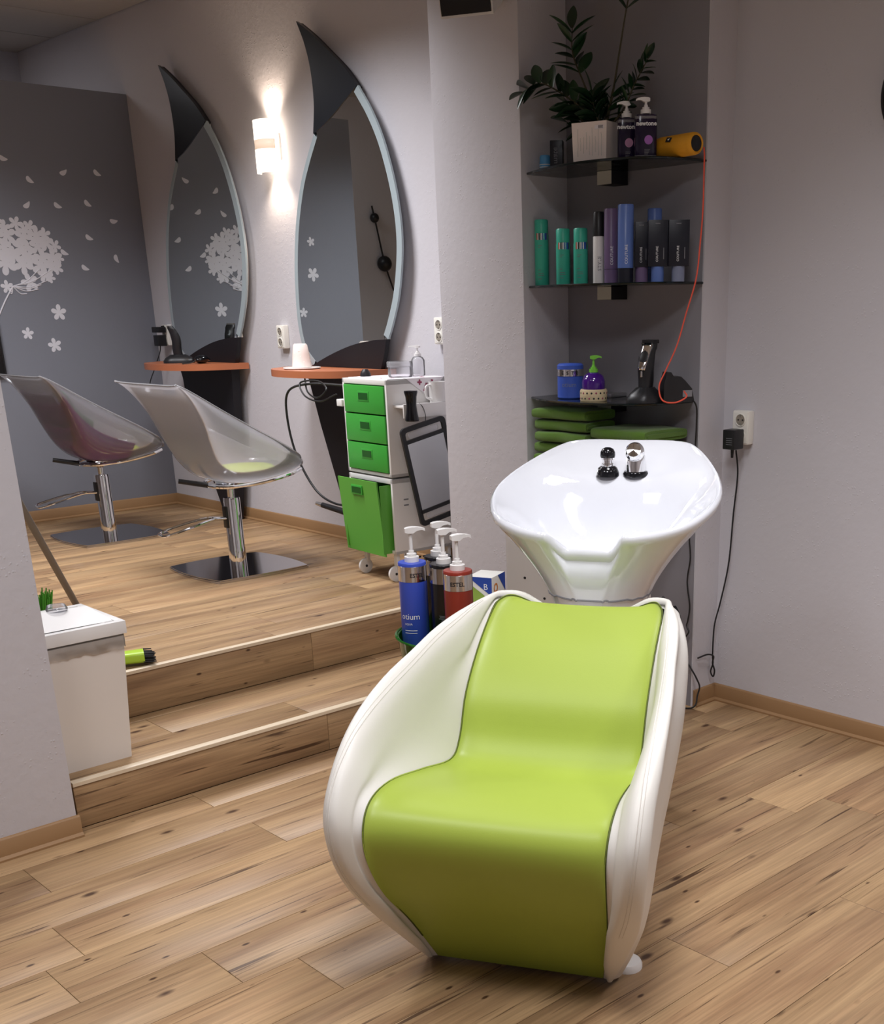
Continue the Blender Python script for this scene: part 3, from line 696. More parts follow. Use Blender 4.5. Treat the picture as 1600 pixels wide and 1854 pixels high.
# ------------------------------------------------------------------ white decals on the grey partition
def decal(poly, name, y=PY-0.0012): return MB().prism(poly, lambda a, b: (a, y+0.0012, b), lambda a, b: (a, y, b)).build(name, 'white_decal', pt)
def flower(cx, cz, r, rot, n=5, yy=PY-0.0012):
    vs = [(cx, yy, cz)]; N = 60
    for i in range(N):
        a = 2*PI*i/N; k = 0.30+0.70*abs(math.cos(n*(a)/2))**0.75
        vs.append((cx+r*k*math.cos(a+rot), yy, cz+r*k*math.sin(a+rot)))
    return MB().add(vs, [(0, 1+i, 1+(i+1) % N) for i in range(N)])
for x, z, a in ((2.772,2.25,-.3),(2.897,2.151,-.7),(3.096,2.201,.5),(3.288,2.207,-.6),(2.863,2.025,.7),(3.032,2.027,-.5),(3.207,2.045,-.7),(3.351,1.958,0),(3.03,1.783,-.5),(3.188,1.865,-.5),(3.334,1.756,-1.2),(3.139,1.703,-.5),(2.62,2.12,.2),(2.50,2.26,.6)):
    pts = []
    for i in range(16):
        u = 2*PI*i/16; px_, pz_ = 0.024*math.cos(u), 0.0115*math.sin(u)*(1-0.45*math.cos(u)); pz_ += 0.006*math.cos(u)**2
        pts.append((x+px_*math.cos(a)-pz_*math.sin(a), z+px_*math.sin(a)+pz_*math.cos(a)))
    decal(pts, 'petal_decal')
for x, z, r, a in ((2.946,1.466,.045,.3),(2.751,1.357,.034,.2),(2.894,1.29,.040,.5),(2.235,1.882,.030,.1),(2.238,1.681,.045,.9),(2.337,1.442,.032,.4),(2.44,1.93,.04,.2)):
    flower(x, z, r, a).build('flower_decal', 'white_decal', pt)
rnd = random.Random(11)
dcx, dcz = 2.745, 1.765; k = 0
for ringr, cnt, rr in ((0.0, 1, .055), (.075, 6, .058), (.15, 11, .055), (.205, 15, .050), (.238, 17, .036)):
    for i in range(cnt):
        a = 2*PI*(i+rnd.uniform(-.2, .2))/cnt
        if ringr > .1 and -2.35 < (a if a < PI else a-2*PI) < -1.0 and ringr > .14 and rnd.random() < 0.55: continue
        x, z = dcx+ringr*math.cos(a)*1.05, dcz+ringr*math.sin(a)*0.70
        k += 1; flower(x, z, rr*rnd.uniform(.8, 1.1), rnd.uniform(0, 6), yy=PY-0.0010-0.00002*k).build('blossom_decal', 'white_decal', pt)
hub = (2.711, 1.607)
for ang in (35, 55, 75, 100, 120, 140, 160):
    e = (dcx+.21*math.cos(math.radians(ang+180)) , dcz+.20*math.sin(math.radians(ang+180)))
    if ang < 60: e = (2.70+.17, 1.615+0.004*(ang-35))
    mid = ((hub[0]+e[0])/2, (hub[1]+e[1])/2-.018)
    MB().tube([(p.x, PY-0.001, p.z) for p in cr([(hub[0], 0, hub[1]), (mid[0], 0, mid[1]), (e[0], 0, e[1])], 10)], 0.003, 5).build('stalk_decal', 'white_decal', pt)
MB().tube([(p.x, PY-0.001, p.z) for p in cr([(hub[0], 0, hub[1]), (2.655, 0, 1.53), (2.607, 0, 1.453), (2.600, 0, 1.444)], 40)], 0.0045, 5).build('stalk_decal', 'white_decal', pt)

# ------------------------------------------------------------------ sockets
def socket(label, x, y, z, plug=False):
    """double surface-mounted socket facing -X"""
    t = thing('wall_socket', label, 'socket', (x, y, z), group='white double wall sockets')
    MB().box(-0.032, 0.0, -0.036, 0.036, -0.058, 0.058, 0.006).build('housing', 'socket_white', t)
    MB().box(-0.0335, -0.030, -0.030, 0.030, -0.052, 0.052, 0.001).build('cover_plate', 'socket_white', t)
    for dz in (0.0265, -0.0265):
        q = Matrix.Rotation(-PI/2, 3, 'Y')
        r = MB().lathe([(0.0225, 0.0), (0.0225, 0.0025), (0.0195, 0.0028), (0.0190, 0.0)], (-0.0335, 0, dz), 28, axis=q, cap=False).build('outlet_ring', 'socket_white', t)
        MB().lathe([(0.0192, 0.0), (0.0192, 0.0006), (0.0, 0.0006)], (-0.0335, 0, dz), 28, axis=q).build('outlet_face', 'socket_hole', r)
        for e0 in (0.011, -0.0185): MB().box(-0.0350, -0.0338, -0.0025, 0.0025, dz+e0, dz+e0+0.0075).build('earth_clip', 'steel_brushed', r)
        for dy in (-0.0095, 0.0095): MB().cyl((-0.0349, dy, dz), (-0.0340, dy, dz), 0.003, n=10).build('pin_hole', 'black_matte', r)
    return t
socket('white double socket on the back wall between the two styling mirrors', MW, 5.575, 1.328)
socket('white double socket on the back wall above the trolley, partly behind the pillar', MW, 4.262, 1.362)
socket('white double socket beside the dandelion wall, filled with black plugs', MW, 6.845, 1.33)
socket('white double socket holding a black power adapter on the right wall', RW, 2.530, 1.045)

# ------------------------------------------------------------------ wall sconce
sc = thing('wall_sconce', 'glowing white up-and-down wall sconce between the two styling mirrors', 'wall lamp', (MW, 5.50, 2.10))
MB().box(-0.012, 0.0, -0.040, 0.040, 0.06, 0.18, 0.003).build('mounting_plate', 'white_plastic', sc)
hx = []
for i in range(13):
    a = PI/2+PI*i/12; hx.append((-0.055+0.052*math.cos(a), 0.075*math.sin(a)))
for z0, z1, nm, m in ((0.0, 0.105, 'lower_shade', 'lamp_shade'), (0.105, 0.148, 'centre_band', 'lamp_band'), (0.148, 0.235, 'upper_shade', 'lamp_shade')):
    rows = [[Vector((x, y, z)) for x, y in hx] for z in (z0, z1)]
    o = MB().grid(rows).build(nm, m, sc); md = o.modifiers.new('thick', 'SOLIDIFY'); md.thickness = 0.004
MB().box(-0.062, -0.056, -0.070, 0.070, 0.108, 0.145, 0.0).build('holder_bar', 'white_plastic', sc)
for z0 in (0.05, 0.16):
    MB().lathe([(0.0, 0), (0.012, 0.002), (0.016, 0.02), (0.012, 0.04), (0.0, 0.045)], (-0.055, 0, z0), 16).build('bulb', 'bulb', sc)
def lamp(name, loc, rx, e, ang, col):
    l = bpy.data.lights.new(name, 'SPOT'); l.energy = e; l.spot_size = math.radians(ang); l.spot_blend = 0.8; l.shadow_soft_size = 0.02; l.color = col
    o = bpy.data.objects.new(name, l); COL.objects.link(o); o.location = loc; o.rotation_euler = (rx, 0, 0); return o
lamp('sconce_up_light', (MW-0.045, 5.50, 2.315), PI, 9, 110, (1, .80, .62))
lamp('sconce_down_light', (MW-0.045, 5.50, 2.12), 0, 9, 110, (1, .80, .62))

# ------------------------------------------------------------------ things on the far table
TZ = 1.19
def clipper(name, label, loc, rz, sc_=1.0):
    """upright hair clipper leaning in a charging stand; local +x = blade side"""
    t = thing(name, label, 'clipper', loc, rz)
    path = [(0, 0, 0.035), (0.004, 0, 0.075), (0.002, 0, 0.115), (0.008, 0, 0.150), (0.020, 0, 0.178), (0.030, 0, 0.196)]
    rows = []
    for i, p in enumerate(cr(path, 16)):
        w = 0.024*(0.9+0.25*math.sin(i/15*PI))+(0.004 if i > 11 else 0); d = 0.023*(1.1-0.35*max(0, (i-8)/7))
        rows.append([Vector((p.x+d*math.copysign(abs(math.cos(a))**.8, math.cos(a)), w*math.copysign(abs(math.sin(a))**.8, math.sin(a)), p.z)) for a in [2*PI*k/20 for k in range(20)]])
    b = MB().grid(rows, closed_u=True); b.f.append(tuple(range(20))); b.sm.append(False); b.f.append(tuple(15*20+k for k in range(20))); b.sm.append(False)
    bd = b.build('body', 'black_plastic', t)
    return t, bd
def stand(t, w=0.05, l=0.07, h=0.045):
    o = []
    for i in range(24):
        a = 2*PI*i/24; o.append((l*math.copysign(abs(math.cos(a))**.7, math.cos(a)), w*math.copysign(abs(math.sin(a))**.7, math.sin(a))))
    rows = [[Vector((x*s, y*s, z)) for x, y in o] for s, z in ((1, 0), (1.0, 0.012), (0.85, 0.028), (0.5, h), (0.0, h))]
    return MB().grid(rows, closed_u=True).build('charging_stand', 'black_plastic', t)
t, bd = clipper('hair_clipper', 'black hair clipper upright in its charger on the table by the dandelion wall', (3.30, 6.33, TZ), math.radians(150))
stand(t, 0.055, 0.085); MB().box(0.018, 0.044, -0.021, 0.021, 0.190, 0.204, 0.002).build('blade', 'steel_brushed', bd)
o = blob(0.055, 0.030, 0.022, (0, 0, 0.022), 0.03, 21); t = thing('trimmer', 'small glossy black trimmer lying on the table by the dandelion wall', 'trimmer', (3.33, 6.13, TZ), 0.5)
o.build('body', 'black_gloss', t); MB().box(0.048, 0.066, -0.014, 0.014, 0.012, 0.026, 0.003).build('trimmer_head', 'chrome_dark', t)
MB().tube(cr([(-0.05, 0, 0.02), (-0.08, 0.02, 0.006), (-0.11, 0.05, 0.004), (-0.13, 0.03, 0.004)], 16), 0.0025, 6).build('cord', 'black_cord', t)
def plug(name, label, loc, sx, sy, sz):
    t = thing(name, label, 'power adapter', loc)
    MB().box(-sx, 0.0, -sy/2, sy/2, -sz/2, sz/2, 0.004).build('body', 'black_plastic', t)
    MB().lathe([(0.0, -0.004), (0.017, -0.004), (0.0185, 0.012), (0.0, 0.012)], (0.0, 0, sz*0.18), 20, axis=Matrix.Rotation(PI/2, 3, 'Y')).build('plug_collar', 'black_matte', t)
    return t
t = plug('power_adapter', 'black plug in the upper outlet beside the dandelion wall', (MW-0.040, 6.85, 1.361), 0.05, 0.085, 0.032)
t = plug('power_adapter', 'black square charger in the lower outlet beside the dandelion wall', (MW-0.040, 6.845, 1.300), 0.055, 0.056, 0.062)
MB().tube(cr([(-0.03, 0.0, -0.03), (-0.035, 0.01, -0.07), (-0.06, 0.05, -0.16), (-0.10, 0.06, -0.26), (-0.08, 0.02, -0.36), (-0.05, -0.05, -0.40), (-0.05, -0.12, -0.52)], 40), 0.003, 6).build('cord', 'black_cord', t)
for lbl, pts in (('black coiled cord hanging below the cherry table by the dandelion wall', [(3.46,6.42,1.155),(3.45,6.40,1.08),(3.44,6.30,1.03),(3.44,6.24,1.07),(3.45,6.30,1.13),(3.45,6.37,1.09),(3.45,6.33,1.02),(3.45,6.30,0.96)]),
                 ('thin black cord dropping straight below the cherry table by the dandelion wall', [(3.46,6.62,1.155),(3.455,6.60,1.08),(3.45,6.58,1.0),(3.45,6.57,.9)]),
                 ('thin black cord hooked low on the back wall behind the styling chairs', [(3.50,6.55,.90),(3.505,6.56,.80),(3.505,6.55,.74),(3.50,6.40,.70),(3.50,6.2,.68)])):
    tag(MB().tube(cr(pts, 50), 0.0032, 6).build('loose_cable', 'black_cord'), lbl, 'cord')

# white cup upside down on a saucer, near table
tag(MB().lathe([(0.0, 0.0), (0.078, 0.0), (0.090, 0.004), (0.090, 0.008), (0.06, 0.007), (0.0, 0.006)], (3.27, 5.045, TZ), 36).build('saucer', 'white_plastic'), 'flat white saucer under the upturned cup on the cherry table', 'saucer')
t = thing('cup', 'upturned white cup with pale dots on a saucer', 'cup', (3.27, 5.045, TZ+0.008))
cp = MB().lathe([(0.047, 0.0), (0.046, 0.01), (0.041, 0.06), (0.034, 0.102), (0.028, 0.109), (0.0, 0.110)], (0, 0, 0), 32).build('body', 'cup_white', t)
for a, z in ((-2.7, .03), (-2.2, .05), (-1.9, .025), (-2.4, .075), (-3.0, .065)):
    MB().lathe([(0.0, 0), (0.0055, 0), (0.004, .001), (0, .0014)], (0.0455*math.cos(a)*(1-z*2.2), 0.0455*math.sin(a)*(1-z*2.2), z), 12, axis=Matrix.Rotation(a, 3, 'Z') @ Matrix.Rotation(PI/2, 3, 'Y')).build('dot', 'cup_dots', cp)

# ------------------------------------------------------------------ trolley
trl = thing('trolley', 'white plastic trolley with green drawers and open green waste drawer', 'trolley', (3.095, 4.465, Z2), math.radians(-4))
# local: x = depth (towards wall), y = 0 .. -0.27 (towards pillar)
TW, TD, TH_ = 0.355, 0.33, 0.868
body = MB()
for z0, z1 in ((0.125, 0.455), (0.462, TH_)):
    body.box(0, TD, -0.014, 0, z0, z1, 0.003).box(0, TD, -TW, -TW+0.014, z0, z1, 0.003)
    body.box(0, TD, -TW, 0, z1-0.022, z1, 0.003).box(0, TD, -TW, 0, z0, z0+0.016, 0.003).box(TD-0.01, TD, -TW, 0, z0, z1)
body.build('frame', 'white_plastic', trl)
dz = (TH_-0.022-0.478)/3
for i in range(3):
    z0 = 0.478+i*dz
    d = MB().box(-0.006, 0.30, -TW+0.017, -0.017, z0+0.002, z0+dz-0.004, 0.003).build('drawer', 'green_plastic', trl)
    ym, zm = -TW/2, z0+dz*0.60
    MB().box(-0.0075, -0.004, ym-0.045, ym+0.045, zm-0.021, zm+0.021, 0.001).build('grip_rim', 'green_plastic', d)
    MB().box(-0.0085, -0.004, ym-0.037, ym+0.037, zm-0.014, zm+0.014).build('grip_hole', 'green_dark', d)
wb = MB(); zt = 0.445
YA, YB = -0.004, -0.322
wb.add([(-0.062, YA, zt), (-0.062, YB, zt), (-0.036, YB, 0.115), (-0.036, YA, 0.115),
        (-0.055, YA, zt), (-0.055, YB, zt), (-0.029, YB, 0.115), (-0.029, YA, 0.115)],
       [(0, 1, 2, 3), (4, 7, 6, 5), (0, 4, 5, 1), (1, 5, 6, 2), (2, 6, 7, 3), (3, 7, 4, 0)])
wd_ = wb.build('waste_drawer', 'green_light', trl)
for yy in (YB, YA-0.02): MB().box(-0.045, 0.05, yy-0.001, yy+0.003, 0.128, zt-0.018).build('drawer_side', 'green_light', wd_)
MB().box(0.05, 0.054, YB, YA-0.02, 0.128, zt-0.018).build('drawer_back', 'green_dark', wd_)
MB().box(-0.0640, -0.050, -0.205, -0.115, zt-0.066, zt-0.026, 0.001).build('grip_rim', 'green_plastic', wd_)
MB().box(-0.0650, -0.050, -0.197, -0.123, zt-0.059, zt-0.033).build('grip_hole', 'green_dark', wd_)
MB().box(0.03, 0.32, -TW-0.075, -TW-0.003, 0.755, 0.765, 0.002).box(0.03, 0.32, -TW-0.080, -TW-0.072, 0.715, 0.772, 0.002).box(0.03, 0.32, -TW-0.003, -TW, 0.735, 0.770).build('side_tray', 'white_plastic', trl)
MB().box(-0.01, 0.03, 0.0, 0.045, 0.745, 0.775, 0.003).build('hook_arm', 'white_plastic', trl)
for z in (0.36, 0.335): MB().box(0.055, 0.08, -TW-0.0008, -TW, z, z+0.006).build('print', 'print_grey', trl)
for a, b in ((0.04, 0.05), (0.07, 0.13), (0.14, 0.16), (0.165, 0.24)): MB().box(a, b, -TW-0.0008, -TW, 0.095, 0.103).build('print', 'print_black', trl)
for x, y in ((0.02, -0.075), (0.02, -TW+0.03), (TD-0.03, -0.03), (TD-0.03, -TW+0.03)):
    c = thing_ = MB().box(x-0.008, x+0.008, y-0.013, y+0.013, 0.055, 0.128, 0.002).build('caster', 'white_plastic', trl)
    q = Matrix.Rotation(PI/2, 3, 'X')
    MB().lathe([(0.0, -0.008), (0.026, -0.008), (0.034, -0.006), (0.034, 0.006), (0.026, 0.008), (0.0, 0.008)], (x-0.012, y, 0.034), 28, axis=q).build('wheel', 'white_plastic', c)
    MB().lathe([(0.0, -0.0095), (0.006, -0.0095), (0.006, 0.0095), (0.0, 0.0095)], (x-0.012, y, 0.034), 14, axis=q).build('hub', 'black_plastic', c)
# things on and on the side of the trolley
def trp(x, y, z): 
    a = math.radians(-4); return (3.095+x*math.cos(a)-y*math.sin(a), 4.465+x*math.sin(a)+y*math.cos(a), Z2+z)
t = thing('printed_cloth', 'white cloth with red flower print draped over the trolley top', 'cloth', trp(0, 0, TH_), math.radians(-4))
MB().box(0.015, 0.31, -TW+0.01, -0.03, 0.0, 0.003, 0.001).build('sheet', 'paper', t)
MB().add([(0.10, -TW-0.002, 0.003), (0.30, -TW-0.002, 0.003), (0.21, -TW-0.003, -0.075), (0.10, -TW+0.01, 0.003), (0.30, -TW+0.01, 0.003)], [(0, 1, 2), (0, 3, 4, 1)]).build('hanging_corner', 'paper', t)
rnd = random.Random(5)
for i in range(26):
    x, y = rnd.uniform(.03, .29), rnd.uniform(-TW+.02, -.04); r = rnd.uniform(.004, .013)
    flower(0, 0, r, rnd.uniform(0, 6), 4, 0).build('flower_print', 'print_red', t).data.transform(Matrix.Translation((x, y, 0.0035)) @ Matrix.Rotation(PI/2, 4, 'X'))
for x, z, r in ((.17, -.015, .012), (.205, -.028, .010), (.195, -.048, .008), (.235, -.012, .008), (.225, -.035, .007)):
    flower(x, z, r, x*9, 4, -TW-0.0035).build('flower_print', 'print_red', t)
t = thing('jar', 'clear lidded plastic jar standing on the trolley top', 'jar', trp(0.155, -0.235, TH_+0.0035))
MB().lathe([(0.0, 0), (0.050, 0.0), (0.053, 0.005), (0.053, 0.045), (0.0, 0.045)], (0, 0, 0), 36).build('body', 'clear_plastic', t)
MB().lathe([(0.057, 0.042), (0.057, 0.062), (0.054, 0.066), (0.0, 0.066)], (0, 0, 0), 36).build('lid', 'clear_plastic', t)
def pump(parent, x, y, z, m, s=1.0, ang=0.0, coll=0.014, stem_h=0.045, head=0.05):
    """lotion pump: collar, stem and hooked spout pointing along ang"""
    p = MB().lathe([(0.0, 0), (coll*1.25, 0), (coll*1.25, 0.012*s), (coll*.85, 0.0125*s), (coll*.85, 0.019*s), (coll*.5, 0.0195*s), (coll*.45, 0.026*s), (0.0, 0.026*s)], (x, y, z), 24).build('pump_collar', m, parent)
    MB().cyl((x, y, z+0.022*s), (x, y, z+stem_h), 0.0042*s, n=12).build('pump_stem', m, parent)
    ca, sa = math.cos(ang), math.sin(ang); rows = []
    for u, w, h0, h1 in ((-0.013, .007, .002, .011), (-0.006, .009, 0.0, .013), (0.006, .009, 0.0, .014), (0.015, .0065, .005, .0135), (head*.8, .005, .006, .0115), (head, .004, .003, .009)):
        w *= s; rows.append([Vector((x+u*s*ca-w*a*sa, y+u*s*sa+w*a*ca, z+stem_h+(h0 if b < 0 else h1)*s)) for a, b in ((-1, -1), (1, -1), (1, 1), (.5, 1.2), (-.5, 1.2), (-1, 1))])
    m_ = MB().grid(rows, closed_u=True, smooth=False); m_.f += [tuple(range(6)), tuple(30+k for k in range(6))]; m_.sm += [False, False]
    m_.build('pump_spout', m, parent); return p
t = thing('pump_bottle', 'clear pump bottle behind the lidded jar on the trolley top', 'bottle', trp(0.265, -0.215, TH_+0.0035))
MB().lathe([(0.0, 0), (0.028, 0), (0.030, 0.004), (0.030, 0.065), (0.022, 0.078), (0.012, 0.082), (0.0, 0.082)], (0, 0, 0), 28).build('body', 'clear_plastic', t)
pump(t, 0, 0, 0.082, 'white_plastic', 0.9, math.radians(120), 0.013, 0.034, 0.045)
t = thing('mug', 'plain white measuring cup on the trolley side tray', 'cup', trp(0.235, -TW-0.040, 0.766))
MB().lathe([(0.0, 0), (0.034, 0.0), (0.035, 0.004), (0.037, 0.085), (0.038, 0.088), (0.035, 0.088), (0.033, 0.006), (0.0, 0.005)], (0, 0, 0), 32).build('body', 'white_plastic', t)
MB().tube(cr([(-0.035, 0, 0.075), (-0.060, 0, 0.070), (-0.062, 0, 0.03), (-0.033, 0, 0.015)], 14), 0.005, 8).build('handle', 'white_plastic', t)
tag(MB().lathe([(0.0, 0), (0.024, 0), (0.023, 0.012), (0.016, 0.024), (0.012, 0.030), (0.0, 0.030)], trp(0.09, -0.055, TH_+0.0035), 24).build('bottle_cap', 'black_plastic'), 'small black cone-shaped cap on the trolley top', 'cap')
# handheld mirror hanging on the trolley side: local x along depth, z up, tilted
hm = thing('hand_mirror', 'black-framed rectangular hand mirror hanging on the trolley side', 'mirror', trp(0.150, -TW-0.095, 0.485), math.radians(-4))
def rrect(w, h, r, n=6):
    out = []
    for cx_, cz_, a0 in ((w-r, h-r, 0), (-w+r, h-r, PI/2), (-w+r, -h+r, PI), (w-r, -h+r, 1.5*PI)):
        for i in range(n+1): a = a0+PI/2*i/n; out.append((cx_+r*math.cos(a), cz_+r*math.sin(a)))
    return out
hp = lambda a, b, y: (a*math.cos(.20)-b*math.sin(.20), y, a*math.sin(.20)+b*math.cos(.20))
def frame(outer_, inner_, y0, y1):
    n = len(outer_); m = MB()
    vs = [hp(*p, y0) for p in outer_]+[hp(*p, y0) for p in inner_]+[hp(*p, y1) for p in outer_]+[hp(*p, y1) for p in inner_]
    f = []
    for i in range(n):
        j = (i+1) % n; f += [(i, j, n+j, n+i), (2*n+i, 3*n+i, 3*n+j, 2*n+j), (i, 2*n+i, 2*n+j, j), (n+i, n+j, 3*n+j, 3*n+i)]
    return m.add(vs, f)
W2, H2 = 0.118, 0.215
frame(rrect(W2, H2, .022), rrect(W2-.020, H2-.020, .012), -0.006, 0.006).build('frame', 'black_plastic', hm)
for sg in (-1, 1): MB().prism([(-W2+.012, sg*(H2-.062)-.008), (W2-.012, sg*(H2-.062)-.008), (W2-.012, sg*(H2-.062)+.008), (-W2+.012, sg*(H2-.062)+.008)], lambda a, b: hp(a, b, -0.006), lambda a, b: hp(a, b, 0.006)).build('crossbar', 'black_plastic', hm)
gw, gh = W2-.018, H2-.068
MB().prism([(-gw, -gh), (gw, -gh), (gw, gh), (-gw, gh)], lambda a, b: hp(a, b, -0.003), lambda a, b: hp(a, b, 0.004)).build('mirror_glass', 'hand_mirror_glass', hm)
for sg in (-1, 1): MB().prism(rrect(0.078, 0.014, .012), lambda a, b: hp(a, b+sg*(H2-.040), 0.001), lambda a, b: hp(a, b+sg*(H2-.040), 0.005)).build('handle_slot', 'clear_plastic', hm)
MB().tube(cr([hp(0.02, H2, 0.0), hp(0.03, H2+.02, 0.005), hp(0.03, H2+.055, 0.012), hp(0.02, H2+.075, 0.018)], 14), 0.0015, 6).build('hanging_loop', 'black_cord', hm)
bh = thing('brush_handle', 'thick black waisted brush handle standing against the trolley side tray', 'brush', trp(0.048, -TW-0.112, 0.705))
MB().lathe([(0.0, 0), (0.027, 0.0), (0.030, 0.004), (0.025, 0.03), (0.021, 0.065), (0.024, 0.10), (0.029, 0.118), (0.028, 0.124), (0.0, 0.126)], (0, 0, 0), 28).build('grip', 'black_gloss', bh)
# curling iron and its cable behind the trolley
ci = thing('curling_iron', 'black curling iron poking out sideways behind the green waste drawer', 'curling iron', trp(0.06, 0.0, 0.24))
MB().cyl((0.0, 0.005, 0), (-0.02, 0.30, 0.03), 0.017, 0.013, 20).build('barrel_grip', 'black_plastic', ci)
MB().cyl((-0.02, 0.30, 0.03), (-0.0235, 0.345, 0.0345), 0.012, 0.009, 16).build('tip', 'steel_brushed', ci)
tag(MB().tube(cr([(3.22, 4.62, 1.13), (3.15, 4.80, 1.135), (3.11, 4.93, 1.10), (3.12, 4.98, .98), (3.14, 4.96, .80), (3.16, 4.85, .64), (3.17, 4.70, .585), (3.17, 4.52, .60)], 70), 0.0055, 8).build('loose_cable', 'black_cord'), 'thick black cord looping from the cherry table down behind the trolley', 'cable')
tag(MB().tube(cr([(3.16, 4.86, 1.155), (3.13, 4.80, 1.10), (3.10, 4.68, 1.08), (3.10, 4.60, 1.12), (3.14, 4.72, 1.15), (3.12, 4.84, 1.14), (3.10, 4.78, 1.085), (3.10, 4.66, 1.065), (3.12, 4.55, 1.10)], 80), 0.004, 8).build('loose_cable', 'black_cord'), 'bundle of thin black cord knotted under the near cherry table', 'cord')

# ------------------------------------------------------------------ low cabinet beside the basin, basket of bottles, tea box
cb = thing('low_cabinet', 'low white round-ended stand between the lime shampoo chair and the pillar', 'stand', (2.425, 2.86, 0), math.radians(32.5))
def stadium(l, r): return [(l+r*math.cos(a), r*math.sin(a)) for a in [-PI/2+PI*i/16 for i in range(17)]]+[(-l+r*math.cos(a), r*math.sin(a)) for a in [PI/2+PI*i/16 for i in range(17)]]
BA = math.radians(65.4)          # long axis of the oval basket and of the stand's end
def oval(a, b, cx_, cy_, rot, n=40): return [(cx_+b*math.cos(t)*math.cos(rot)-a*math.sin(t)*math.sin(rot), cy_+b*math.cos(t)*math.sin(rot)+a*math.sin(t)*math.cos(rot)) for t in [2*PI*i/n for i in range(n)]]
q_ = Matrix.Rotation(-math.radians(32.5), 2) @ Vector((2.165-2.425, 2.668-2.86))
for nm, k, z0, z1 in (('body', .88, 0.0, .425), ('top_board', 1.0, .425, .45)):
    m_ = MB().prism(stadium(.325, .110*k), lambda x, y: (x, y, z0), lambda x, y: (x, y, z1-.0005))
    m_.prism(oval(.138*k, .158*k, q_.x, q_.y, BA-math.radians(32.5)), lambda x, y: (x, y, z0), lambda x, y: (x, y, z1)); m_.build(nm, 'white_plastic', cb)
CT = 0.45
bk = thing('basket', 'translucent green plastic basket holding pump bottles behind the shampoo chair', 'basket', (2.165, 2.668, CT), BA)
def bring(k, z): return [Vector((.170*k*math.cos(t), .150*k*math.sin(t), z)) for t in [2*PI*i/56 for i in range(56)]]
MB().grid([bring(.02, .004), bring(.91, .004), bring(.975, .072), bring(1.03, .074), bring(1.03, .069), bring(1.0, .065), bring(.935, 0.0), bring(.02, 0.0)], closed_u=True).build('body', 'green_clear', bk)
MB().tube(bring(1.03, .073), 0.004, 8, closed=True).build('rim', 'green_clear', bk)
def salon_bottle(label, loc, bm, band, ang, rz):
    t = thing('pump_bottle', label, 'bottle', loc, 0, 'large pump bottles in the green basket')
    r = 0.0425
    MB().lathe([(0.0, 0), (r-.003, 0.0), (r, 0.004), (r, 0.235), (0.0, 0.235)], (0, 0, 0), 40).build('body', bm, t)
    MB().lathe([(r+.0006, 0.232), (r+.0006, 0.278), (r-.001, 0.279)], (0, 0, 0), 40, cap=False).build('band', band, t)
    MB().lathe([(r, 0.278), (r, 0.286), (r-.0015, 0.288), (0.022, 0.2885), (0.0, 0.2885)], (0, 0, 0), 40).build('shoulder', bm, t)
    pump(t, 0, 0, 0.288, 'white_plastic', 1.30, ang, 0.0175, 0.086, 0.034)
    return t, r
va = math.atan2(-2.7, -2.1)
sb = math.radians(-28)
t, r = salon_bottle('blue pump bottle with silver band standing in the green basket', (2.113, 2.755, CT+.005), 'blue_bottle', 'silver_band', sb, 0)
lettering('ESTEL', 0.017, on_cyl((0, 0), r+.0012, va+.30, 0.247), 'print_black', t, bold=.0004)
lettering('otium', 0.026, on_cyl((0, 0), r+.0008, va-.35, 0.118), 'print_white', t)
lettering('AQUA', 0.009, on_cyl((0, 0), r+.0008, va-.50, 0.100), 'print_white', t)
for z in (0.082, 0.074): MB().grid([[Vector((*on_cyl((0, 0), r+.0008, va-.35, z+dz)(x, 0),)) for x in [-.02+.04*i/8 for i in range(9)]] for dz in (0, .0018)]).build('print_line', 'print_white', t)
t, r = salon_bottle('red pump bottle with silver band standing in the green basket', (2.128, 2.560, CT+.005), 'red_bottle', 'silver_band', math.radians(-20), 0)
lettering('ESTEL', 0.017, on_cyl((0, 0), r+.0012, va-.10, 0.247), 'print_black', t, bold=.0004)
lettering('h', 0.024, on_cyl((0, 0), r+.0008, va-.55, 0.105), 'print_white', t)
t, r = salon_bottle('black pump bottle with smoky band and white small print in the green basket', (2.160, 2.662, CT+.005), 'black_bottle', 'chrome_dark', math.radians(-22), 0)
rnd = random.Random(4)
for k in range(26):
    z = 0.135-k*0.0045; x0 = -.024+rnd.uniform(0, .01); x1 = .022-rnd.uniform(0, .014)
    MB().grid([[Vector((*on_cyl((0, 0), r+.0008, va, z+dz)(x0+(x1-x0)*i/6, 0),)) for i in range(7)] for dz in (0, .0017)]).build('print_line', 'print_grey', t)
t, r = salon_bottle('black pump bottle standing behind the blue one in the green basket', (2.222, 2.765, CT+.005), 'black_bottle', 'chrome_dark', math.radians(-25), 0)
tb_ = thing('tea_box', 'small white and blue tea carton with green leaf print on the low cabinet', 'box', (2.575, 2.945, CT), math.radians(24))
MB().box(-0.055, 0.055, -0.045, 0.045, 0.0, 0.150, 0.001).build('carton', 'tea_white', tb_)
MB().add([(-0.056, 0.045, 0.150), (-0.056, -0.045, 0.150), (-0.056, -0.045, 0.085)], [(0, 1, 2)]).build('blue_print', 'tea_blue', tb_)
MB().add([(-0.0557, 0.045, 0.130), (-0.0557, -0.02, 0.085), (-0.0557, -0.030, 0.055), (-0.0557, 0.0, 0.02), (-0.0557, 0.045, 0.02)], [(0, 1, 2, 3, 4)]).build('leaf_print', 'tea_green', tb_)
MB().add([(0.055, -0.046, 0.150), (-0.005, -0.046, 0.150), (0.055, -0.046, 0.085)], [(0, 1, 2)]).build('blue_print', 'tea_blue', tb_)
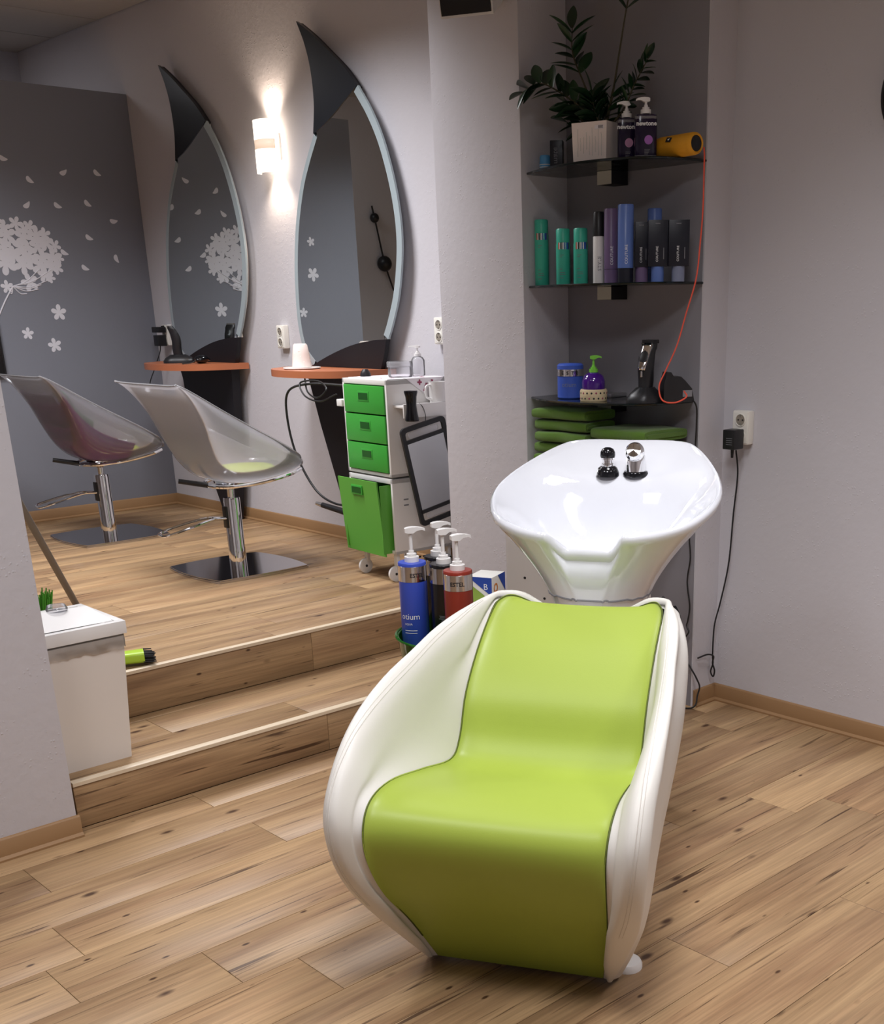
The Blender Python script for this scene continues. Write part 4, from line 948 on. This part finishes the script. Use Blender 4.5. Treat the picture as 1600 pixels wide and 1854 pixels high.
lettering('Q', 0.045, lambda x, y: (-0.025+x, -0.0462, 0.095+y), 'orange_print', tb_, bold=.001)
lettering('B', 0.030, lambda x, y: (-0.0565, -0.022-x, 0.108+y), 'print_white', tb_)

# ------------------------------------------------------------------ waste bin on the lower step
bn2 = thing('waste_bin', 'white plastic waste bin with bag liner on the lower step', 'bin', (1.215, 3.362, Z1))
# tapered body: local x 0..0.21 bottom, y 0..0.26
def frus(x0, x1, y0, y1, z0, X0, X1, Y0, Y1, z1): return [(x0, y0, z0), (x1, y0, z0), (x1, y1, z0), (x0, y1, z0), (X0, Y0, z1), (X1, Y0, z1), (X1, Y1, z1), (X0, Y1, z1)]
BF = [(0, 3, 2, 1), (4, 5, 6, 7), (0, 1, 5, 4), (1, 2, 6, 5), (2, 3, 7, 6), (3, 0, 4, 7)]
MB().add(frus(0, .212, 0, .265, 0.0, -.018, .238, -.012, .285, .392), BF).build('body', 'bin_plastic', bn2)
rows = []
rnd = random.Random(2)
per = [(-.019+.258*i/20, -.0135) for i in range(21)]+[(.2392, -.0135+.297*i/20) for i in range(1, 21)]
for z in (0.405, 0.392, 0.379, 0.367, 0.357): rows.append([Vector((x, y-(0.004*rnd.random() if z < .395 else 0), z+(rnd.uniform(-.005, .003) if z < .36 else 0))) for x, y in per])
MB().grid(rows).build('bag_liner', 'film', bn2)
rim_ = MB()
rim_.box(-.026, .248, -.020, .004, .399, .439, .003).box(-.026, .248, .272, .296, .399, .439, .003).box(-.026, -.002, .0, .28, .399, .439, .003).box(.224, .248, .0, .28, .399, .439, .003)
rim_.build('rim', 'white_plastic', bn2)
ld = MB().add(frus(0.0, .222, .008, .268, .421, .012, .212, .020, .256, .427), BF).build('lid', 'white_plastic', bn2)
MB().add([(-.012, .004, .441), (.218, .002, .4405), (.195, .12, .470), (.02, .13, .474)], [(0, 1, 2, 3)]).build('lid_flap', 'white_plastic', ld)
MB().lathe([(0.0, 0), (.030, 0.0), (.032, .006), (.026, .018), (0.0, .022)], (.105, .128, .470), 28).build('lid_knob', 'clear_plastic', ld)
MB().box(.028, .19, .122, .134, .428, .470, .002).build('flap_hinge', 'white_plastic', ld)
# brushes and broom next to the bin
db = thing('dust_brush', 'lime green hand brush lying on the platform edge behind the waste bin', 'brush', (1.615, 3.795, Z2), math.radians(-22))
rows = []
for x, w, h in ((-.22, .010, .016), (-.12, .012, .018), (-.04, .018, .024), (.02, .034, .040), (.085, .036, .042)):
    rows.append([Vector((x, w*math.copysign(abs(math.cos(a))**.6, math.cos(a)), .010+h*.5+h*.5*math.copysign(abs(math.sin(a))**.6, math.sin(a)))) for a in [2*PI*i/20 for i in range(20)]])
m_ = MB().grid(rows, closed_u=True); m_.f += [tuple(range(20)), tuple(80+k for k in range(20))]; m_.sm += [False, False]
m_.build('handle', 'lime_brush', db)
m_ = MB(); rnd = random.Random(9)
for i in range(60):
    y, z = rnd.uniform(-.032, .032), rnd.uniform(.012, .046); m_.cyl((.08, y, z), (.112+rnd.uniform(0, .012), y*1.15, z-.003), .003, .002, 6)
m_.build('bristles', 'black_matte', db)
gb = thing('hand_broom', 'green bristled hand broom standing behind the waste bin by the wall', 'brush', (1.345, 3.725, Z2))
m_ = MB(); rnd = random.Random(10)
for i in range(70):
    a, b = rnd.uniform(-.035, .035), rnd.uniform(-.02, .02); m_.cyl((a*.8, b, .20), (a*1.2+.012, b, .31+rnd.uniform(-.02, .02)), .003, .002, 6)
m_.build('bristles', 'green_bristle', gb); MB().box(-.04, .04, -.024, .024, .165, .205, .006).cyl((0, 0, .0), (0, 0, .17), .012).build('handle', 'lime_brush', gb)
br = thing('broom', 'grey-brown broom stick leaning on the left wall behind the waste bin', 'broom', (1.775, 4.43, Z2))
MB().cyl((0, 0, .03), (-.577, -.76, .985), .0125, n=16).build('stick', 'broom_stick', br)
MB().box(-.025, .025, -.20, .03, .015, .055, .008).build('broom_head', 'black_plastic', br)
MB().box(-.02, .02, -.195, .025, 0.0, .02, .003).build('bristles', 'black_matte', br)

# ------------------------------------------------------------------ glass corner shelves
def shelf(label, z, dy=0.0):
    t = thing('glass_shelf', label, 'shelf', (NW, 2.95, z))
    o = [(0.0, .322), (-.205, .322), (-.255, .20), (-.290, .08), (-.300, -.03), (-.290, -.13), (-.255, -.225), (-.19, -.285), (-.10, -.312), (0.0, -.316)]
    o = [(x, y+dy if y < .3 else y) for x, y in o]
    pts = [(0.0, .322)]+[(p.x, p.y) for p in cr([(a, b, 0) for a, b in o[1:]], 40)]
    MB().prism(pts, lambda x, y: (x, y, -0.008), lambda x, y: (x, y, 0.0)).build('glass', 'shelf_glass', t)
    MB().tube([(x, y, -0.004) for x, y in pts[1:]], 0.0042, 6).build('glass_edge', 'glass_rim', t)
    b = MB().box(-0.085, 0.0, .028, .095, -0.052, -0.0085, 0.001).build('bracket', 'black_panel', t)
    MB().box(-0.0865, -0.085, .0285, .0945, -0.0515, -0.009).build('bracket_face', 'bracket_grey', b)
    MB().box(-0.085, 0.0, .028, .095, 0.0005, 0.014, 0.001).build('bracket_clamp', 'steel_brushed', t)
    return t
S1, S2, S3 = 1.905, 1.530, 1.140
shelf('top glass shelf in the grey alcove carrying a potted plant', S1)
shelf('middle glass shelf in the grey alcove carrying teal and dark bottles', S2)
shelf('lowest glass shelf in the grey alcove above the green towels', S3, 0.03)
S4 = 0.735
shelf('glass shelf behind the wash basin under the stacked green towels', S4, 0.03)

# ---- top shelf
t = thing('roll_on', 'small sky-blue roll-on tube on the top glass shelf', 'tube', (3.185, 3.245, S1))
MB().lathe([(0.0, 0), (.019, 0), (.0205, .003), (.0205, .034), (.0, .034)], (0, 0, 0), 24).build('body', 'sky_blue', t)
MB().lathe([(.0195, .034), (.0195, .050), (.016, .056), (0.0, .058)], (0, 0, 0), 24).build('cap', 'sky_blue', t)
for k in range(3): MB().lathe([(.0209, .008+k*.008), (.0209, .011+k*.008)], (0, 0, 0), 24, cap=False).build('print_line', 'print_white', t)
t = thing('carton', 'narrow black carton with upright lettering on the top glass shelf', 'box', (3.195, 3.195, S1), math.radians(38))
MB().box(-.022, .022, -.022, .022, 0, .098, .001).build('body', 'navy_box', t)
lettering('mate', .026, lambda x, y: (-.0225, .008-y, .050+x), 'print_grey', t)
# potted plant
pl = thing('potted_plant', 'dark green leafy houseplant in a square white pot on the top shelf', 'plant', (3.150, 2.955, S1), math.radians(16))
pot = MB(); s0, s1 = .061, .065
pot.add([(-s0, -s0, 0), (s0, -s0, 0), (s0, s0, 0), (-s0, s0, 0), (-s1, -s1, .122), (s1, -s1, .122), (s1, s1, .122), (-s1, s1, .122), (-s1+.006, -s1+.006, .122), (s1-.006, -s1+.006, .122), (s1-.006, s1-.006, .122), (-s1+.006, s1-.006, .122), (-s1+.008, -s1+.008, .105), (s1-.008, -s1+.008, .105), (s1-.008, s1-.008, .105), (-s1+.008, s1-.008, .105)],
        [(0, 3, 2, 1)]+[(k, (k+1) % 4, 4+(k+1) % 4, 4+k) for k in range(4)]+[(4+k, 4+(k+1) % 4, 8+(k+1) % 4, 8+k) for k in range(4)]+[(8+k, 8+(k+1) % 4, 12+(k+1) % 4, 12+k) for k in range(4)])
po = pot.build('pot', 'white_pot', pl)
rnd = random.Random(3)
for k in range(9):   # carved vertical veins in the pot front
    y = -.045+k*.011; z0 = .012+rnd.random()*.03; z1 = .105-rnd.random()*.03
    MB().tube(cr([(-s0-(s1-s0)*z/.122-.0004, y+rnd.uniform(-.001, .001), z) for z in [z0+(z1-z0)*i/5 for i in range(6)]], 14), .0011, 5).build('pot_groove', 'seam_white', po)
MB().box(-s1+.006, s1-.006, -s1+.006, s1-.006, .100, .112).build('soil', 'soil', pl)
MB().box(-s1-.002, -s1+.004, -.055, -.022, .098, .110).build('pot_tag', 'paper', po)
for k in range(4): MB().box(-s1-.0026, -s1-.0019, -.053, -.035, .1005+k*.0025, .1015+k*.0025).build('tag_print', 'print_black', po)
def leaf_mesh(L, W):
    rows = []
    for i in range(9):
        u = i/8; w = W*math.sin(PI*min(1, u*.93+.05))**.8; z = -0.10*L*u*u
        rows.append([Vector((u*L, -w, z+w*.25)), Vector((u*L, -w*.5, z+w*.06)), Vector((u*L, 0, z)), Vector((u*L, w*.5, z+w*.06)), Vector((u*L, w, z+w*.25))])
    return MB().grid(rows)
lm = [leaf_mesh(.080, .016).build('leaf', 'leaf', pl), leaf_mesh(.064, .018).build('leaf', 'leaf_dark', pl)]
lm_used = [False, False]
def put_leaf(p, d, roll, sc, which):
    global lm_used
    o = lm[which] if not lm_used[which] else lm[which].copy()
    if lm_used[which]: COL.objects.link(o); o.parent = pl
    lm_used[which] = True
    q = Vector(d).normalized().to_track_quat('X', 'Z'); o.rotation_mode = 'QUATERNION'
    o.rotation_quaternion = q @ Matrix.Rotation(roll, 3, 'X').to_quaternion(); o.location = p; o.scale = (sc, sc, sc)
# stems: control points in local coords (x to wall, y along wall towards steps +, z up); each bears paired leaflets
W_ = Matrix.Rotation(-math.radians(16), 3, 'Z')
def wl(x, y, z): return W_ @ Vector((x-3.150, y-2.955, z-S1))
stems = [([(3.15,2.96,2.01),(3.13,3.00,2.07),(3.10,3.08,2.13),(3.08,3.16,2.165),(3.07,3.24,2.145)], 11, .22, .95, 1),
         ([(3.15,2.95,2.01),(3.16,2.99,2.09),(3.17,3.05,2.18),(3.18,3.10,2.26),(3.18,3.10,2.34)], 7, .55, .9, 0),
         ([(3.16,2.93,2.01),(3.17,2.905,2.12),(3.18,2.885,2.24),(3.18,2.86,2.34),(3.19,2.84,2.44),(3.20,2.84,2.50)], 6, .62, .95, 0),
         ([(3.16,2.92,2.01),(3.17,2.86,2.06),(3.17,2.81,2.13),(3.17,2.75,2.20)], 12, .25, .62, 1),
         ([(3.13,2.98,2.01),(3.12,3.01,2.05),(3.11,3.05,2.09)], 7, .1, .9, 1),
         ([(3.14,2.93,2.01),(3.12,2.94,2.06),(3.11,2.945,2.11)], 9, .1, .95, 1),
         ([(3.16,2.96,2.01),(3.15,3.04,2.03),(3.14,3.09,2.045)], 3, .3, .95, 1),
         ([(3.15,2.94,2.01),(3.16,2.92,2.06),(3.17,2.91,2.12)], 6, .2, .9, 0)]
for pts, nl, st0, lsc, wh in stems:
    P = cr([wl(*p) for p in pts], 40); MB().tube(P, [.0042-.0028*i/39 for i in range(40)], 7).build('stem', 'stem', pl)
    for k in range(nl):
        u = st0+(1-st0)*k/max(1, nl-1); i = min(38, int(u*39)); tg = (P[i+1]-P[i]).normalized(); sd = tg.cross(Vector((-.7, -.3, .5))).normalized()
        for sg in (-1, 1):
            if k == nl-1 and sg > 0: continue
            d = tg*(.75 if k < nl-1 else 1.0)+sd*sg*(.85 if k < nl-1 else 0)+Vector((rnd.uniform(-.2, .2), rnd.uniform(-.2, .2), rnd.uniform(-.15, .2)))
            put_leaf(P[i], d, rnd.uniform(-.7, .7), 1.22*lsc*rnd.uniform(.8, 1.15), wh if rnd.random() < .7 else 1-wh)
# two dark purple bottles
def newtone(label, loc, w, h, dot, rz, txt):
    t = thing('pump_bottle', label, 'bottle', loc, rz, None)
    sec = [(w/2*math.copysign(abs(math.cos(a))**.5, math.cos(a)), .022*math.copysign(abs(math.sin(a))**.5, math.sin(a))) for a in [2*PI*i/32 for i in range(32)]]
    rows = [[Vector((x*s, y*s, z)) for x, y in sec] for s, z in ((.9, 0), (1, .006), (1, h-.008), (.95, h-.002), (.5, h+.002), (.35, h+.003))]
    m = MB().grid(rows, closed_u=True); m.f += [tuple(range(32)), tuple(160+k for k in range(32))]; m.sm += [False, False]
    m.build('body', 'purple_bottle', t)
    rows = [[Vector((x*1.004, y*1.02, z)) for x, y in sec] for z in (h-.014, h-.006)]
    MB().grid(rows, closed_u=True).build('clear_shoulder', 'clear_plastic', t)
    rows = [[Vector((x*1.004, y*1.02, z)) for x, y in sec] for z in (.002, .010)]
    MB().grid(rows, closed_u=True).build('clear_foot', 'clear_plastic', t)
    pump(t, 0, 0, h+.002, 'white_plastic', 1.0, math.radians(180), .0135, .034, .032)
    y = -.0228
    lettering(txt, .0185, lambda a, b: (a, y, h*.74+b), 'print_white', t, bold=.0006)
    MB().lathe([(0, 0), (.0135, 0), (.0135, .0004), (0, .0004)], (w*.10, y+.0002, h*.42), 24, axis=Matrix.Rotation(PI/2, 3, 'X')).build('dot_print', dot, t)
    for k in range(4): MB().box(-.006, .012-.002*k, y-.0002, y, h*.20-k*.0045, h*.20-k*.0045+.0014).build('print_line', 'print_grey', t)
    return t
rzn = math.radians(-42)
newtone('dark purple pump bottle with pink dot beside the white plant pot', (3.165, 2.840, S1), .060, .128, 'pink_dot', rzn, 'newtone')
newtone('dark purple pump bottle with bright lilac dot beside the yellow speaker', (3.165, 2.757, S1), .072, .130, 'lilac_dot', rzn, 'newtone')
# cylindrical speaker
sp = thing('portable_speaker', 'yellow cylindrical portable speaker lying on the top glass shelf', 'speaker', (3.215, 2.665, S1+.0335))
ax = Vector((-.12, -1.0, 0)).normalized().to_track_quat('Z', 'Y').to_matrix()
MB().lathe([(.026, -.085), (.032, -.078), (.0335, -.07), (.0335, .075), (.032, .086), (.027, .092), (.0235, .088)], (0, 0, 0), 40, axis=ax, cap=False).build('body', 'yellow_speaker', sp)
for z0, z1 in ((.086, .088), (-.082, -.080)): MB().lathe([(.0245, z0-.002), (.0225, z1), (.012, z1+.001*(1 if z0 > 0 else -1)), (0, z1)], (0, 0, 0), 36, axis=ax).build('bass_cap', 'black_plastic', sp)
bd = MB().box(-.011, .011, -.008, .008, 0, .0012, .0004).build('badge', 'black_plastic', sp)
bd.data.transform(Matrix.Translation((-.0286, .012, .0175)) @ Matrix.Rotation(math.radians(-58), 4, 'Y') @ Matrix.Rotation(PI/2-.12, 4, 'Z'))
m_ = MB().add([(-.004, -.004, .0016), (.005, -.001, .0016), (-.001, .005, .0016)], [(0, 1, 2)]).build('badge_mark', 'print_white', bd); m_.data.transform(Matrix.Translation((-.0286, .012, .0175)) @ Matrix.Rotation(math.radians(-58), 4, 'Y') @ Matrix.Rotation(PI/2-.12, 4, 'Z'))

# ---- middle shelf
def tealtube(label, loc, h):
    t = thing('shampoo_tube', label, 'bottle', loc, 0, 'teal tubes on the middle shelf'); r = .0255
    MB().lathe([(0, 0), (r-.002, 0), (r, .003), (r, h-.05), (0, h-.05)], (0, 0, 0), 32).build('body', 'teal', t)
    MB().lathe([(r-.0012, h-.05), (r-.0008, h-.004), (r-.004, h), (0, h)], (0, 0, 0), 32).build('cap', 'teal', t)
    cols = ['red_cord', 'print_white', 'print_black', 'silver_band', 'print_white', 'blue_tube', 'silver_band', 'blue_bottle', 'blue_bottle', 'silver_band']
    for k, c in enumerate(cols):
        a0 = va-.85+k*.17; MB().grid([[Vector((*on_cyl((0, 0), r+.0006, a0+.14*i/3, z)(0, 0),)) for i in range(4)] for z in (h-.068, h-.046)]).build('stripe_print', c, t)
    for z, w in ((h-.088, .016), (h-.094, .010), (.052, .010), (.040, .020), (.034, .022), (.022, .014)):
        MB().grid([[Vector((*on_cyl((0, 0), r+.0005, va-.35, z+dz)(-.008+w*i/5, 0),)) for i in range(6)] for dz in (0, .0018)]).build('print_line', 'print_grey', t)
tealtube('tall teal tube by the alcove wall on the middle glass shelf', (3.165, 3.250, S2), .222)
tealtube('short teal tube between two other teal tubes on the middle shelf', (3.160, 3.135, S2), .186)
tealtube('short teal tube next to the white black-capped bottle on the middle shelf', (3.170, 3.058, S2), .184)
t = thing('spray_bottle', 'slim white bottle with tall black cap on the middle glass shelf', 'bottle', (3.155, 2.957, S2)); r = .0195
MB().lathe([(0, 0), (r-.001, 0), (r, .003), (r, .150), (r-.002, .153), (0, .153)], (0, 0, 0), 28).build('body', 'white_plastic', t)
MB().lathe([(r, .153), (r, .226), (r-.003, .230), (0, .230)], (0, 0, 0), 28).build('cap', 'black_plastic', t)
lettering('STYLE', .018, lambda x, y: on_cyl((0, 0), r+.0006, va, 0)(-y+.006, 0)[:2]+(.065+x,), 'print_grey', t)
def longtube(label, loc, r, h, m, foot, txt=None):
    t = thing('hair_tube', label, 'bottle', loc)
    MB().lathe([(0, 0), (r-.001, 0), (r-.0006, .045), (0, .045)], (0, 0, 0), 32).build('cap', foot, t)
    MB().lathe([(r, .046), (r, h-.003), (r-.002, h), (0, h)], (0, 0, 0), 32).build('body', m, t)
    if txt: lettering(txt, .013, lambda x, y: on_cyl((0, 0), r+.0006, va, 0)(-y+.002, 0)[:2]+(.088+x,), 'print_white', t)
    return t
longtube('tall mauve tube beside the white bottle on the middle shelf', (3.155, 2.898, S2), .0245, .236, 'purple_tube', 'purple_tube', 'COUTURE')
longtube('tall periwinkle blue tube in the middle of the middle shelf', (3.125, 2.805, S2), .0265, .242, 'blue_tube', 'navy_box', 'COUTURE')
longtube('periwinkle blue tube standing behind the dark cartons', (3.255, 2.790, S2), .0245, .234, 'blue_tube', 'blue_tube')
longtube('tall navy tube half hidden between the mauve and blue tubes', (3.215, 2.905, S2), .018, .228, 'navy_box', 'navy_box')
def darkbox(label, loc, w, d, h, rz, foot):
    t = thing('carton', label, 'box', loc, rz)
    MB().box(-w/2, w/2, -d/2, d/2, .048, h, .0015).build('sleeve', 'navy_box', t)
    MB().lathe([(0, 0), (.0215, 0), (.0215, .048), (0, .048)], (0, 0, 0), 28).build('tube_end', foot, t)
    lettering('COUTURE', .0105, lambda x, y: (-y, -d/2-.0006, .086+x), 'print_white', t)
    MB().box(w*.26, w*.29, -d/2-.0007, -d/2, .07, .105).build('print_line', 'print_grey', t)
    MB().box(-.010, .006, -d/2-.0007, -d/2, h-.012, h-.010).build('print_line', 'print_grey', t)
rb = math.radians(-46)
darkbox('dark carton with mauve tube end nearest the blue tube on the middle shelf', (3.165, 2.768, S2), .048, .045, .188, rb, 'purple_tube')
darkbox('dark carton with pale blue tube end between two other dark cartons', (3.170, 2.702, S2), .066, .045, .190, rb, 'blue_tube')
darkbox('dark carton with grey tube end at the rounded end of the middle shelf', (3.205, 2.642, S2), .068, .045, .188, rb, 'grey_cap')

# ---- lowest shelf
t = thing('cream_jar', 'blue hair mask jar with silver band on the lowest glass shelf', 'jar', (3.155, 3.100, S3)); r = .0475
MB().lathe([(0, 0), (r-.004, 0), (r, .004), (r, .078), (0, .078)], (0, 0, 0), 40).build('body', 'jar_blue', t)
MB().lathe([(r+.0015, .079), (r+.0015, .103), (r-.002, .103)], (0, 0, 0), 40, cap=False).build('band', 'silver_band', t)
MB().lathe([(r+.0005, .078), (r+.0008, .116), (r-.006, .122), (0, .123)], (0, 0, 0), 40).build('lid', 'jar_blue', t)
for k, a in enumerate((-.75, -.35, .05, .40)): lettering('ESTEL'[k], .017, on_cyl((0, 0), r+.0022, va+a, .085), 'print_black', t, bold=.0006)
lettering('otium', .024, on_cyl((0, 0), r+.0006, va-.25, .042), 'grey_cap', t)
t = thing('soap_dispenser', 'round violet pump bottle with green pump and patterned band', 'bottle', (3.115, 2.945, S3))
MB().lathe([(0, 0), (.047, 0), (.049, .004), (.049, .034), (.046, .040), (0, .040)], (0, 0, 0), 36).build('patterned_base', 'cream_band', t)
for k in range(18):
    a = va-1.5+k*.17; MB().lathe([(0, 0), (.0035, 0), (.0025, .0008), (0, .001)], (.049*math.cos(a), .049*math.sin(a), .028 if k % 2 else .010), 10, axis=Matrix.Rotation(a, 3, 'Z') @ Matrix.Rotation(PI/2, 3, 'Y')).build('pattern_dot', 'print_black' if k % 3 else 'print_red', t)
MB().lathe([(.040, .036), (.042, .048), (.0415, .068), (.034, .086), (.018, .096), (.010, .098), (0, .098)], (0, 0, 0), 36).build('bottle', 'violet', t)
pump(t, 0, 0, .097, 'pump_green', .95, math.radians(-45), .0125, .044, .03)
t, bd = clipper('hair_clipper', 'black and silver hair clipper upright in its charger on the lowest shelf', (3.165, 2.745, S3), math.radians(8))
rows = []
for i in range(10):
    u = i/9; rows.append([Vector((.002+.028*u**1.3-.0275*(1.05-.30*u)-(.002 if abs(y) < .01 else 0), y*(.75+.45*u), .108+.088*u)) for y in (-.019, -.008, .008, .019)])
m_ = MB().grid(rows).build('silver_panel', 'chrome', bd); m_.modifiers.new('thick', 'SOLIDIFY').thickness = .003
MB().box(.012, .048, -.024, .024, .194, .206, .002).build('blade', 'black_matte', bd)
MB().box(-.0265, -.023, -.004, .004, .085, .105, .001).build('switch', 'steel_brushed', bd)
stand(t, .055, .07, .05)
t = thing('charger_block', 'black battery charger block next to the clipper on the lowest shelf', 'charger', (3.245, 2.668, S3), math.radians(-35))
MB().prism([(-.055, 0), (.055, 0), (.045, .045), (.02, .072), (.005, .085), (-.02, .085), (-.03, .10), (-.045, .10), (-.055, .06)], lambda a, b: (a, -.03, b), lambda a, b: (a, .03, b)).build('body', 'black_plastic', t)
MB().box(.012, .045, -.032, -.030, .018, .040).build('sticker', 'print_grey', t)

# ---- green towels in two stacks
def towel(label, x0, x1, y0, y1, z0, h, seed, grp):
    rnd = random.Random(seed); t = thing('towel', label, 'towel', ((x0+x1)/2, (y0+y1)/2, z0), rnd.uniform(-.04, .04), grp)
    w, d = (x1-x0)/2, (y1-y0)/2; ph = [rnd.uniform(0, 6) for _ in range(4)]
    def layer(a, b, sx, nm):
        rows = []
        for i in range(13):
            v = -1+2*i/12; row = []
            for k in range(24):
                an = 2*PI*k/24; cx_ = math.copysign(abs(math.cos(an))**.35, math.cos(an)); cz_ = math.copysign(abs(math.sin(an))**.42, math.sin(an))
                e = .86+.14*(1-abs(v)**8)
                zz = a+(b-a)*(.5+.5*cz_*(.30+.70*e)) - .0012*(1+math.sin(4*v+ph[0]+2*cx_))*(cz_ > 0)
                row.append(Vector((cx_*w*sx*(.94+.06*e)+.003*math.sin(5*v+ph[1]), v*d, zz)))
            rows.append(row)
        m = MB().grid(rows, closed_u=True); m.f += [tuple(range(24)), tuple(288+k for k in range(24))]; m.sm += [True, True]
        return m.build(nm, 'towel', t)
    layer(0, h, 1.0, 'folded_layer'); d *= 1.03; layer(h*.30, h*.72, .90, 'inner_fold')
    return t
names = ['topmost', 'second from top', 'third from top', 'fourth from top', 'fifth from top', 'sixth from top', 'seventh from top', 'eighth from top', 'lowest']
for i in range(9):
    h = .0400; z0 = S4+.001+(8-i)*(h+.0014)
    towel('folded green towel, %s of the stack under the blue jar' % names[i], 3.075+.008*(i % 2), 3.238, 2.955, 3.225-.006*(i % 3), z0, h, 40+i, 'green towels stacked under the lowest glass shelf')
for i in range(7):
    h = .0435; z0 = S4+.001+(6-i)*(h+.0018)
    towel('folded green towel, %s of the stack under the hair clipper' % (names[i] if i < 6 else 'lowest'), 3.085+.01*(i % 2), 3.315, 2.675, 2.935-.008*(i % 3), z0, h, 60+i, 'green towels stacked under the lowest glass shelf')

# ------------------------------------------------------------------ cables
tag(MB().tube(cr([(3.215,2.555,1.925),(3.20,2.540,1.900),(3.19,2.532,1.86),(3.19,2.532,1.75),(3.19,2.54,1.64),(3.18,2.545,1.535),(3.17,2.575,1.43),(3.15,2.595,1.33),(3.13,2.625,1.25),(3.115,2.640,1.20),(3.11,2.62,1.155),(3.13,2.58,1.148),(3.17,2.565,1.165),(3.20,2.60,1.18)], 90), .0026, 6).build('charging_cable', 'red_cord'), 'thin red charging cable hanging from the yellow speaker to the lowest shelf', 'cable')
t = plug('power_adapter', 'black power adapter plugged into the socket on the right wall', (RW-.042, 2.532, 1.008), .055, .052, .068)
for k in range(4): MB().box(-.0558, -.0552, -.016, .010, .004-k*.007, .0055-k*.007).build('print_line', 'print_grey', t)
MB().lathe([(.006, 0), (.0045, -.03), (0, -.03)], (-.030, 0, -.034), 12).build('strain_relief', 'black_cord', t)
o = [(3.44,2.55,.965),(3.442,2.54,.878),(3.442,2.552,.737),(3.442,2.565,.551),(3.44,2.595,.399),(3.43,2.612,.306),(3.425,2.612,.194),(3.42,2.605,.16),(3.42,2.615,.125),(3.425,2.606,.105),(3.425,2.600,.13),(3.42,2.607,.16),(3.415,2.60,.19),(3.39,2.61,.20),(3.34,2.617,.195)]
MB().tube(cr([(a-RW+.042+(-.0 if i else -.0), b-2.532, c-1.008) for i, (a, b, c) in enumerate(o)], 110), .0032, 6).build('lead', 'black_cord', t)
tag(MB().tube(cr([(3.20,2.70,1.147),(3.25,2.645,1.147),(3.275,2.61,1.135),(3.300,2.622,1.05),(3.318,2.65,.80),(3.318,2.655,.66),(3.318,2.648,.58),(3.318,2.66,.49),(3.318,2.645,.40),(3.316,2.65,.345),(3.315,2.655,.32),(3.31,2.64,.30),(3.312,2.66,.27),(3.315,2.68,.22)], 90), .0028, 6).build('charging_cable', 'black_cord'), 'thin black charging cable running down the grey alcove from the clipper charger', 'cable')
tag(MB().tube(cr([(3.322,2.68,.20),(3.318,2.625,.15),(3.325,2.605,.115),(3.335,2.600,.085),(3.328,2.604,.05),(3.315,2.600,.020),(3.30,2.61,.006),(3.28,2.64,.0045)], 50), .0032, 6).build('loose_cable', 'black_cord'), 'short black cable end lying at the foot of the alcove corner', 'cable')

# ------------------------------------------------------------------ speaker, screen, clock edge, ball garland
ws = thing('wall_speaker', 'black-fronted white loudspeaker mounted high on the pillar', 'speaker', (PX, 3.455, 2.385))
ws.rotation_euler = (0, 0, math.radians(24))
MB().prism([(-.05, .05), (-.13, .0), (-.195, .30), (-.05, .30)], lambda a, b: (a, -.098, b), lambda a, b: (a, .098, b)).build('cabinet', 'white_plastic', ws)
MB().prism([(-.1325, .008), (-.1935, .292), (-.199, .290), (-.138, .006)], lambda a, b: (a, -.092, b), lambda a, b: (a, .092, b)).build('grille', 'black_matte', ws)
MB().box(-.06, -.002, -.04, .04, .10, .20, .003).build('wall_bracket', 'white_plastic', ws)
tv = thing('wall_panel', 'narrow black panel on the grey wall below the dandelion stem', 'panel', (2.494, PY, 1.136))
MB().box(-.095, .094, -.030, 0, 0, .31, .004).build('case', 'black_plastic', tv)
MB().box(-.085, .084, -.032, -.030, .010, .30).build('front_pane', 'screen_black', tv)
ck = thing('wall_clock', 'round dark-rimmed wall clock high on the right wall', 'clock', (RW, 1.918, 2.035))
MB().lathe([(0, 0), (.145, 0), (.150, .008), (.148, .030), (.138, .036), (.132, .030), (0, .028)], (0, 0, 0), 56, axis=Matrix.Rotation(-PI/2, 3, 'Y')).build('rim', 'black_gloss', ck)
MB().lathe([(0, .029), (.131, .029), (.131, .030), (0, .030)], (0, 0, 0), 48, axis=Matrix.Rotation(-PI/2, 3, 'Y')).build('dial', 'white_plastic', ck)
for a, l in ((.6, .07), (2.3, .10)): MB().cyl((-.032, 0, 0), (-.032, l*math.sin(a), l*math.cos(a)), .003, n=8).build('hand', 'black_matte', ck)
gr = thing('ball_garland', 'dark string with two woven balls hanging slanted on the far wall', 'garland', (0.60, 8.38, 1.80))
MB().tube([(.10, 0, .45), (.079, 0, .36), (.005, 0, .012), (-.075, 0, -.20)], .007, 8).build('string', 'black_cord', gr)
MB().lathe([(.062*math.cos(b), .062*math.sin(b)) for b in [-PI/2+PI*i/10 for i in range(11)]], (.005, 0, .012), 14, smooth=False).build('ball', 'black_plastic', gr)
MB().lathe([(.038*math.cos(b), .038*math.sin(b)) for b in [-PI/2+PI*i/10 for i in range(11)]], (.079, 0, .36), 14, smooth=False).build('ball', 'black_plastic', gr)
